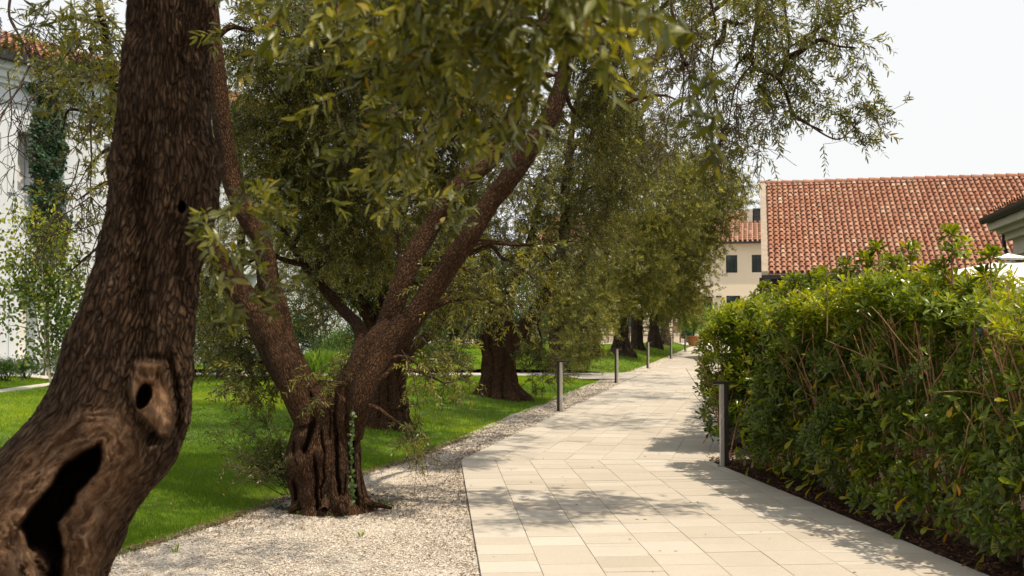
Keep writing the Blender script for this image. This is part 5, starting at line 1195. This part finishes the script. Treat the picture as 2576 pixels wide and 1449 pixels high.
row_tree('seventh olive, forked trunk flaring widely at the foot', T7B, float(T7B[1]),
    [(780, 1534, 1586), (800, 1538, 1584), (820, 1545, 1580), (850, 1544, 1582), (875, 1538, 1590), (895, 1524, 1604), (906, 1520, 1608)], [[(1545, 815, 26), (1530, 770, 20), (1515, 700, 16)], [(1565, 820, 30), (1572, 760, 22), (1600, 640, 16), (1640, 540, 12)]],
    [(1580, 740, 70, 50, 39, 2, 36, 9), (1620, 640, 90, 110, 38.5, 2.4, 80, 9), (1690, 500, 90, 110, 38.5, 2.4, 80, 9), (1740, 420, 50, 50, 38.5, 1.6, 24, 8)], 47, seg=50, Lf=.125, Wf=.034, tpl='far', lm_='olive_far', sc_=1.7)
row_tree('eighth olive, double trunk on the raised lawn', T8B, float(T8B[1]),
    [(790, 1588, 1618), (830, 1588, 1617), (860, 1586, 1618), (880, 1580, 1626), (892, 1578, 1630)], [[(1605, 810, 20), (1640, 740, 16), (1680, 640, 13), (1730, 560, 10)], [(1600, 810, 18), (1598, 740, 12)]],
    [(1650, 730, 60, 60, 44.5, 2, 36, 9), (1690, 640, 80, 100, 44, 2.6, 70, 9), (1760, 500, 85, 90, 44, 2.6, 80, 9), (1830, 480, 45, 55, 44, 1.8, 30, 8), (1795, 560, 34, 46, 44, 1.6, 26, 8)], 53, seg=44, Lf=.14, Wf=.038, tpl='far', lm_='olive_far', sc_=1.9)
row_tree('ninth olive, small in the distance on the raised lawn', T9B, float(T9B[1]),
    [(790, 1634, 1656), (830, 1633, 1657), (872, 1626, 1670), (884, 1624, 1672)], [[(1645, 810, 16), (1690, 720, 12), (1740, 640, 10)]],
    [(1700, 690, 60, 70, 48.5, 2.6, 50, 9), (1735, 600, 55, 80, 48, 2.4, 60, 9), (1715, 745, 40, 30, 48, 1.8, 18, 8)], 59, seg=40, Lf=.16, Wf=.045, tpl='far', lm_='olive_far', sc_=2.1)
row_tree('farthest olive in the row, beside the dark litter bin', T10B, float(T10B[1]),
    [(790, 1666, 1682), (830, 1664, 1684), (864, 1658, 1690), (876, 1656, 1692)], [[(1680, 810, 16), (1700, 740, 12), (1740, 680, 9)]],
    [(1700, 760, 50, 36, 52.5, 2.2, 30, 9), (1712, 680, 38, 50, 52, 2.6, 44, 9), (1640, 780, 40, 24, 52.5, 2, 16, 8)], 61, seg=40, Lf=.17, Wf=.05, tpl='far', lm_='olive_far', sc_=2.2)
# ================================================================== shrubs and background trees on the left
def shrub(name, lab, cat, px, pyb, d, rx, ry, n, L_, W_, m, tpl='mid', group=None, stems=8, up=.3, tb=.5, ts=.22):
    b = P(px, pyb, d); b[2] = 0; k = d / FPX; t = thing(name, lab, cat, b, group); R_ = np.array([rx * k, rx * k * .8, ry * k])
    nc = max(6, n // 60); u = norm(RNG.normal(0, 1, (nc, 3))); u[:, 2] = np.abs(u[:, 2]) * 1.0 - .15; cc = b + [0, 0, R_[2] * .9] + u * R_ * RNG.uniform(.45, .95, (nc, 1)) * [1, 1, 1]
    kk = np.repeat(np.arange(nc), n // nc); p = cc[kk] + RNG.normal(0, 1, (len(kk), 3)) * R_ * .20; p[:, 2] = np.maximum(p[:, 2], .04)
    g = Geo(); leaves(g, p, u[kk] + RNG.normal(0, .6, (len(kk), 3)) + [0, 0, up], L_ * RNG.uniform(.6, 1.2, len(kk)), W_ * RNG.uniform(.7, 1.2, len(kk)), tpl, np.clip(np.repeat(RNG.normal(tb, ts, nc), n // nc) + RNG.normal(0, .15, len(kk)), 0, 1)); g.build('foliage', m, t)
    g = Geo(); q = cc[:min(nc, stems)]; curves(g, np.repeat(b[None], len(q), 0) + RNG.normal(0, .06, (len(q), 3)) * [1, 1, 0], (b + q) / 2 + RNG.normal(0, .1, q.shape), q, .02, .006, 7, 5); g.build('stems', M['twig'], t, True); return t
GL = 'shrubs planted along the white house'
for args in (('rounded green shrub at the left frame edge below the white wall', 10, 985, 25.5, 34, 36, 3600), ('rounded green shrub just left of the birch stems', 66, 978, 26.5, 30, 34, 3200), ('darker shrub behind the birch stems', 160, 968, 27, 50, 40, 3600),
             ('dark low shrub between the two nearest olives, left part', 500, 962, 26.5, 70, 56, 5200), ('dark low shrub behind the hanging olive tuft', 590, 958, 27, 60, 50, 4600), ('dark low shrub seen in the fork of the fluted olive', 690, 950, 28, 60, 50, 4200)):
    shrub('shrub', args[0], 'shrub', *args[1:], .06, .018, M['shrub'], 'far', GL, tb=.6)
shrub('tall_shrub', 'tall dark shrub rising behind the low planting left of the fluted olive', 'shrub', 530, 960, 29.5, 90, 120, 9000, .09, .03, M['shrub'], 'far', GL, tb=.6)
shrub('tall_shrub', 'dense dark green bush in the fork of the fluted olive', 'shrub', 745, 930, 29.5, 60, 95, 7000, .09, .03, M['ivy'], 'far', GL, tb=.4)
shrub('tall_shrub', 'mid green bush behind the third olive', 'shrub', 900, 930, 30.2, 80, 70, 6500, .09, .03, M['shrub'], 'far', GL, tb=.4)
shrub('tall_shrub', 'lighter green bush beside the pale wall end', 'shrub', 830, 925, 31.5, 50, 60, 4500, .09, .03, M['citrus'], 'far', GL, tb=.6)
# garden olive whose dark crown closes the gap between the two near trunks
b = P(560, 930, 25.5); b[2] = 0
T = Tree('olive_tree', 'dark garden olive behind the shrubs, seen between the two nearest trunks', 'tree', b, None)
T.limb([(560, 985, 44), (566, 900, 36), (580, 800, 30), (600, 680, 24), (610, 520, 16), (600, 380, 10)], 25.5, seg=12, n_per=6, s=71, flute=.1); T.limb([(570, 860, 22), (640, 740, 18), (700, 620, 14), (720, 500, 9)], 25.5, seg=10, n_per=6, s=72); T.limb([(572, 840, 20), (520, 740, 16), (480, 640, 12)], 25.5, seg=10, n_per=6, s=73)
for q in ((600, 640, 110, 130, 60), (540, 780, 90, 80, 40), (660, 780, 80, 70, 34), (700, 560, 90, 120, 50), (560, 440, 110, 130, 50), (700, 340, 110, 120, 40), (800, 640, 80, 90, 36), (570, 240, 90, 110, 26), (830, 760, 60, 60, 16)):
    T.pf(q[0], q[1], q[2], q[3], 25.3, 1.2, q[4], 9, length=.36, nl=20, Lf=.085, Wf=.026, tpl='far', cr=.36, shell=.4, twig=False, droop=.25, tb=-.2)
T.done(M['olive_far'], M['bark3'])
# feathery bright plant
b = P(795, 925, 27.8); b[2] = 0; t = thing('feather_grass', 'bright yellow-green feathery plant seen in the fork of the fluted olive', 'plant', b); g = Geo(); n = 2600
a = RNG.uniform(0, 6.28, n); p = b + np.stack([RNG.normal(0, .33, n), RNG.normal(0, .25, n), RNG.uniform(.1, .45, n)], 1)
leaves(g, p, np.stack([np.cos(a) * .45, np.sin(a) * .45, np.ones(n)], 1), RNG.uniform(.25, .5, n), .022, 'far', RNG.random(n)); g.build('foliage', M['spiky'], t)
# low border plants at the far side of the cross path
for i, (x, y, d, rx, ry) in enumerate(((1080, 912, 36, 60, 28), (1150, 915, 35, 40, 22), (1330, 915, 34, 46, 36), (1440, 915, 33.5, 36, 24))):
    shrub('border_plant', ['low glossy border plant behind the third olive', 'low border plant just left of the ribbed trunk', 'leafy border plant just right of the ribbed trunk', 'low border plant beside the slim fifth olive'][i], 'plant', x, y, d, rx, ry, 2400, .10, .035, M['shrub'], 'far', 'low plants along the cross path', tb=.4)
# distant trees closing the view beyond the far lawn
BGS = [(860, 60, 90, 240), (1010, 62, 100, 210), (1140, 66, 90, 200), (1270, 64, 100, 210), (1400, 70, 90, 190)]
for i, (x, d, rx, h) in enumerate(BGS):
    b = P(x, 870, d); b[2] = 0; k = d / FPX
    T = Tree('background_tree', ['dark background tree behind the white house corner', 'background tree beyond the lawn, behind the third olive', 'background tree beyond the lawn, left of the ribbed trunk', 'background tree beyond the lawn, behind the ribbed trunk', 'background tree beyond the lawn, behind the slim olive'][i], 'tree', b, 'trees beyond the far lawn')
    T.wlimb([[*b, .3], [*(b + [0, 0, 2.2]), .22], [*(b + [.4, 0, 4.5]), .12], [*(b + [.2, 0, 6]), .06]], seg=10, n_per=5)
    T.foliage(b + [0, 0, h * k * .62], (rx * k * 1.1, 2.6, h * k * .46), 70, 9, length=.8, nl=16, Lf=.24, Wf=.10, tpl='far', cr=.6, twig=False)
    T.foliage(b + [0, 0, h * k * .2], (rx * k * 1.2, 2.2, h * k * .14), 18, 9, length=.8, nl=16, Lf=.22, Wf=.09, tpl='far', cr=.6, twig=False)
    T.done(M['shrub'], M['bark3'])
# birch
b = P(128, 992, 22.6); b[2] = 0
B = Tree('birch_tree', 'slender multi-stemmed white-barked birch before the white house', 'tree', b, None)
for i, rws in enumerate(([(134, 995, 8), (124, 940, 7), (114, 860, 6), (112, 760, 5), (104, 660, 4), (96, 560, 3)], [(134, 995, 6), (122, 930, 5), (100, 850, 4), (84, 750, 3.4), (66, 650, 2.6)], [(142, 995, 6), (143, 930, 5), (142, 830, 4.4), (150, 720, 3.6), (158, 620, 2.6)], [(146, 995, 5), (152, 920, 4), (160, 840, 3.4), (178, 740, 3)], [(136, 990, 4), (150, 900, 3), (170, 850, 2.5), (200, 780, 2)])):
    B.limb(rws, 22.6 + i * .1, seg=8, n_per=6, amp=.06, s=i)
for q in ((110, 590, 60, 60, 8), (70, 640, 60, 60, 8), (150, 640, 50, 70, 8), (90, 720, 60, 60, 8), (150, 740, 55, 60, 9), (190, 720, 30, 70, 6), (120, 820, 60, 50, 8), (60, 760, 45, 40, 4), (18, 700, 26, 60, 3), (12, 800, 20, 40, 2), (170, 830, 30, 40, 5), (120, 885, 50, 30, 5), (60, 540, 40, 30, 3), (10, 580, 20, 40, 1)):
    nc = q[4]; cc, u = clumps(P(q[0], q[1], 22.7), (q[2] * 22.6 / FPX, .5, q[3] * 22.6 / FPX), nc * 3, .2)
    nd = np.concatenate(B.nodes); A_ = nd[np.argmin(np.linalg.norm(cc[:, None] - nd[None] + np.array([0, 0, -.3]), axis=2), 1)]
    curves(B.br, A_, (A_ + cc) / 2 + [0, 0, .08], cc, .006, .002, 6, 4, wob=.01)
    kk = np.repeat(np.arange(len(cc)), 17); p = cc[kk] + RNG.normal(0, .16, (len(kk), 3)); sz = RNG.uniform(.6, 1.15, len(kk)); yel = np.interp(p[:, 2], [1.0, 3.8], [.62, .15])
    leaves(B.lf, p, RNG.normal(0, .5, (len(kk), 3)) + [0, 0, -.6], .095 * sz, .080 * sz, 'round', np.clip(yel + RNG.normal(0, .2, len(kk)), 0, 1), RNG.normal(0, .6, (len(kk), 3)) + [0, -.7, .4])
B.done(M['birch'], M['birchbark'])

# ================================================================== potted tree and bushes at the end of the path
b = P(1744, 871, 62.6); b[2] = 0
pt = thing('terracotta_pot', 'large terracotta pot at the far end of the path', 'pot', b); g = Geo()
prof = [(.26, 0), (.27, .05), (.34, .3), (.37, .42), (.375, .44), (.37, .46), (.40, .56), (.45, .57), (.46, .62), (.44, .64), (.38, .63), (.36, .55)]
th = np.arange(28) * 2 * np.pi / 28; V = np.array([[b[0] + r * math.cos(t) * .98, b[1] + r * math.sin(t) * .98, z] for r, z in prof for t in th]); g.add(V, gridfaces(len(prof), 28)); g.build('pot_body', M['terra'], pt, True)
g = Geo(); V = np.array([[b[0] + .36 * math.cos(t), b[1] + .36 * math.sin(t), .57] for t in th]); g.add(V, np.arange(28)[None]); g.build('soil', M['soil'], pt)
t = thing('citrus_tree', 'bright green clipped tree growing in the terracotta pot', 'tree', b + [0, 0, .57]); g = Geo(); tube(g, np.array([[*(b + [0, 0, .5]), .05], [*(b + [.05, 0, 1.1]), .04], [*(b + [0, 0, 1.7]), .03]]), seg=8, n_per=4); g.build('trunk', M['twig'], t, True)
g = Geo(); n = 5200; cc, u = clumps(b + [0, 0, 1.85], (.8, .7, .78), 80, .5); kk = np.repeat(np.arange(80), n // 80); leaves(g, cc[kk] + RNG.normal(0, .14, (n // 80 * 80, 3)), u[kk] + RNG.normal(0, .6, (len(kk), 3)), .12, .055, 'far', np.clip(np.repeat(RNG.normal(.35, .2, 80), n // 80) + RNG.normal(0, .12, len(kk)), 0, 1)); g.build('crown', M['citrus'], t)
shrub('bush', 'yellow-green leafy bush left of the potted tree', 'shrub', 1728, 862, 76, 27, 38, 3600, .15, .06, M['citrus'], 'far', None, tb=.3)
shrub('bush', 'dark green bush between the stele and the pot', 'shrub', 1727, 864, 74.5, 15, 18, 2000, .14, .05, M['ivy'], 'far', None, tb=.3)

# ================================================================== hedges
def rosettes(g, C, D, nl, L_, W_, tint, tpl='spat'):
    n = len(C); D = norm(D); U = norm(np.cross(D, np.array([.31, .2, .12]))); V = np.cross(D, U)
    k = np.repeat(np.arange(n), nl); m = len(k); j = np.tile(np.arange(nl), n); ph = j * 2.4 + np.repeat(RNG.uniform(0, 6.28, n), nl)
    el = np.interp(j, [0, nl - 1], [.05, 1.15]) + RNG.normal(0, .14, m)
    side = np.cos(ph)[:, None] * U[k] + np.sin(ph)[:, None] * V[k]; d = side * np.cos(el)[:, None] + D[k] * np.sin(el)[:, None] + np.array([0, 0, -.08])
    p = C[k] + D[k] * (np.interp(j, [0, nl - 1], [-.035, .01])[:, None]) + side * .004
    sz = RNG.uniform(.7, 1.15, m) * np.interp(j, [0, nl - 1], [1.05, .7])
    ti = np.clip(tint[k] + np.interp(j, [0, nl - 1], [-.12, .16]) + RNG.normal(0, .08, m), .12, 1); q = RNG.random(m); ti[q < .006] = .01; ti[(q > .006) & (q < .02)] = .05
    leaves(g, p, d, L_ * sz, W_ * sz, tpl, ti, D[k] * 1.2 + RNG.normal(0, .22, (m, 3)) - side * .3, curl=.22)
def hedge(lab, base, line, depth, H, dens, nl, L_, W_, sp, tpl='spat', low=.25, end=True, shoots=()):
    """line: points of the front foot; depth goes to the right of travel; H(s) height"""
    t = thing('hedge', lab, 'hedge', base, None); g = Geo(); st = Geo(); line = np.array(line, float)
    sl_ = np.concatenate([[0], np.cumsum(np.linalg.norm(np.diff(line, axis=0), axis=1))]); LEN = sl_[-1]
    def pos(s_, tt, z):
        x = np.interp(s_, sl_, line[:, 0]); y = np.interp(s_, sl_, line[:, 1]); e = 1e-2
        dx = np.interp(s_ + e, sl_, line[:, 0]) - np.interp(s_ - e, sl_, line[:, 0]); dy = np.interp(s_ + e, sl_, line[:, 1]) - np.interp(s_ - e, sl_, line[:, 1]); q = np.hypot(dx, dy)
        return np.stack([x + dy / q * tt, y - dx / q * tt, z], 1), np.stack([-dy / q, dx / q, x * 0], 1)
    n = int(dens * LEN * (2.0 + depth)); s_ = RNG.random(n) * LEN; h = H(s_); kind = RNG.random(n)
    fz = np.where(kind < .52, 1, np.where(kind < .72, 2, 3))
    tt = np.where(fz == 1, np.abs(RNG.normal(0, .16, n)), depth * RNG.random(n)); z = np.where(fz == 2, h - np.abs(RNG.normal(0, .12, n)), .12 + (h - .12) * RNG.random(n) ** .75)
    bul = fbm(np.stack([s_ * 1.3, z * 1.6, z * 0], 1), 3, 7); tt = tt - .42 * bul * (fz == 1) + .02 + .42 * (z / h) ** 2 * (fz == 1); 
    tt = tt + .18 * np.clip(.55 - z, 0, 1)        # lower face set back
    keep = RNG.random(n) < np.clip(low + (z / .9) * (1 - low), 0, 1) * np.clip(1.05 + 1.3 * bul, .22, 1.4)
    s_, tt, z, h, fz = s_[keep], tt[keep], z[keep], h[keep], fz[keep]; n = len(s_)
    p, nrm = pos(s_, tt, z); p = p + RNG.normal(0, .02, p.shape)
    top = (z > h - .35)[:, None]; D = nrm * np.where(top, .35, .8) + np.array([0, 0, 1]) * np.where(top, 1.1, .55) + RNG.normal(0, .38, (n, 3))
    if end: e0 = (s_ < .35)[:, None]; D = D + e0 * np.array([0, -.5, 0])
    cl = fbm(np.stack([s_ * 1.1, z * 1.3, tt], 1), 3, 3); ti = np.clip(.22 + .46 * (z / h) ** 2 + .45 * cl + RNG.normal(0, .1, n), .14, 1)  # tint rises with height, painting the sunlit top into the leaves
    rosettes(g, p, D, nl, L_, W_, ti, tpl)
    # hanging older leaves low down
    m = int(LEN * sp[0]); s2 = RNG.random(m) * LEN; z2 = .1 + 1.0 * RNG.random(m); p2, n2 = pos(s2, RNG.uniform(.0, .5, m), z2)
    leaves(g, p2, n2 * .6 + RNG.normal(0, .5, (m, 3)) + [0, 0, -.5], L_ * RNG.uniform(.8, 1.35, m), W_ * RNG.uniform(.9, 1.5, m), tpl, np.clip(RNG.choice([.05, .35, .5, .7], m, p=[.42, .25, .23, .10]) + RNG.normal(0, .03, m), .0, 1), curl=.3)
    # stems
    ncl = int(LEN * sp[1]); sc0 = RNG.random(ncl) * LEN; tc0 = RNG.uniform(.28, depth - .15, ncl); k = np.repeat(np.arange(ncl), 5); m = len(k)
    A_, _ = pos(sc0[k] + RNG.normal(0, .05, m), tc0[k] + RNG.normal(0, .05, m), np.full(m, .0)); sE = np.clip(sc0[k] + RNG.normal(0, .3, m), 0, LEN); E_, _ = pos(sE, np.clip(tc0[k] + RNG.normal(-.12, .28, m), .12, depth), H(sE) * RNG.uniform(.55, .98, m))
    curves(st, A_, (A_ + E_) / 2 + RNG.normal(0, .06, A_.shape) * [1, 1, .3] + (A_ - E_) * [.12, .12, 0], E_, RNG.uniform(.007, .014, m), .004, 9, 6, wob=.008)
    k2 = np.repeat(np.arange(m), 3); f = RNG.uniform(.3, .9, (len(k2), 1)); A2 = A_[k2] + (E_[k2] - A_[k2]) * f; E2 = A2 + RNG.normal(0, .2, A2.shape) + [0, 0, .3]; E2[:, 2] = np.minimum(E2[:, 2], 1.9)
    curves(st, A2, (A2 + E2) / 2 + RNG.normal(0, .03, A2.shape), E2, .005, .0028, 6, 5, wob=.004)
    # many short leaders ruffling the clipped top
    mS = int(LEN * 2.2); ss = RNG.random(mS) * LEN; pS, _ = pos(ss, depth * RNG.random(mS) * .7, H(ss)); hS = np.abs(RNG.normal(.05, .11, mS)); tS = pS + np.stack([RNG.normal(0, .04, mS), RNG.normal(0, .04, mS), hS], 1)
    curves(st, pS - [0, 0, .4], (pS + tS) / 2 + RNG.normal(0, .02, pS.shape), tS, .006, .003, 5, 5)
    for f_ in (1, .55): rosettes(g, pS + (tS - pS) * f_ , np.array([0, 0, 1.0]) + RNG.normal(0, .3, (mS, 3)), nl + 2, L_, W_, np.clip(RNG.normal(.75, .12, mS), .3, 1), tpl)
    for (x, y, d, hh) in shoots:     # tall leaders standing above the clipped top
        tp = P(x, y, d); n_ = int(hh / .05); 
        c, _ = tube(st, np.array([[tp[0] + RNG.normal(0, .05), d, tp[2] - hh - .5, .009], [tp[0], d, tp[2] - hh * .5, .007], [*tp, .004]]), seg=6, n_per=5, amp=0)
        kk = max(4, int(hh / .12)); zz = np.linspace(0, 1, kk); C = tp - np.stack([zz * 0, zz * 0, zz * hh], 1); r_ = .03 + .12 * zz ** .7
        a = RNG.uniform(0, 6.28, (kk, 3)); side = np.stack([np.cos(a), np.sin(a), np.full(a.shape, .55)], -1)
        E = C[:, None] + side * r_[:, None, None]; rosettes(g, E.reshape(-1, 3), side.reshape(-1, 3) + [0, 0, .8], nl + 2, L_, W_, np.full(kk * 3, .5) + RNG.normal(0, .12, kk * 3), tpl)
        curves(st, np.repeat(C, 3, 0) - [0, 0, .08], np.repeat(C, 3, 0) + side.reshape(-1, 3) * .3 * r_.repeat(3)[:, None] - [0, 0, .05], E.reshape(-1, 3), .004, .0025, 5, 4)
        rosettes(g, tp[None], np.array([[0, 0, 1.0]]), nl + 4, L_, W_, np.array([.7]), tpl)
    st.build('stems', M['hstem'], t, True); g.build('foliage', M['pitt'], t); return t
nl_ = [(float(path_r(y)) + .02, y) for y in (11.0, 9.5, 8, 6.5, 5, 3.4, 2.6)][::-1]
def Hn(s): return 1.64 + .14 * sstep(3.4, 5.0, s) + .24 * np.exp(-((s - 5.7) / .6) ** 2) + .10 * noise(np.stack([s * 1.7, s * 0, s * 0], 1), 5) + .07 * noise(np.stack([s * 5, s * 0, s * 0], 1), 6)
hedge('tall glossy green hedge on the right beside the nearest paving', (nl_[3][0] + .5, nl_[3][1], 0), nl_, 1.25, Hn, 270, 12, .100, .033, (210, 7.0), end=False,
      shoots=[(2395, 588, 7.6, .75), (2490, 645, 7.4, .5), (2290, 628, 8.6, .45), (2210, 625, 9.2, .55), (2180, 650, 9.4, .4), (2060, 690, 10.0, .3), (2000, 700, 10.4, .3), (2350, 690, 8.2, .4), (2130, 668, 9.4, .4), (2250, 660, 8.4, .35)])
fl_ = [(2.42, 12.75), (2.5, 13.2)] + [(float(path_r(y)) + .12, y) for y in (14, 18, 25, 35, 45, 56)]
def Hf(s): return 1.80 + .10 * noise(np.stack([s * 1.3, s * 0, s * 0], 1), 15) + .07 * noise(np.stack([s * 4, s * 0, s * 0], 1), 16) - .25 * sstep(.5, 0, s)
hedge('long green hedge lining the right side of the far path', (3.0, 14, 0), fl_[:5], 1.25, Hf, 270, 10, .105, .036, (40, 2.0), shoots=[(1985, 705, 12.6, .3), (1925, 722, 13.2, .25)])
# end face of the far hedge
def Hx(s): return 1.72 + .08 * noise(np.stack([s * 3, s * 0, s * 0], 1), 25) - .35 * sstep(.35, 0, s)
hedge('near end of the far hedge, facing the paved gap', (2.9, 12.9, 0), [(2.38, 12.95), (3.7, 12.65), (5.2, 12.3)], .9, Hx, 340, 11, .100, .034, (60, 2.0), end=True)
hedge('distant stretch of hedge along the far path', (5.5, 28, 0), fl_[4:], 1.3, Hf, 26, 8, .14, .05, (4, .6), 'far')
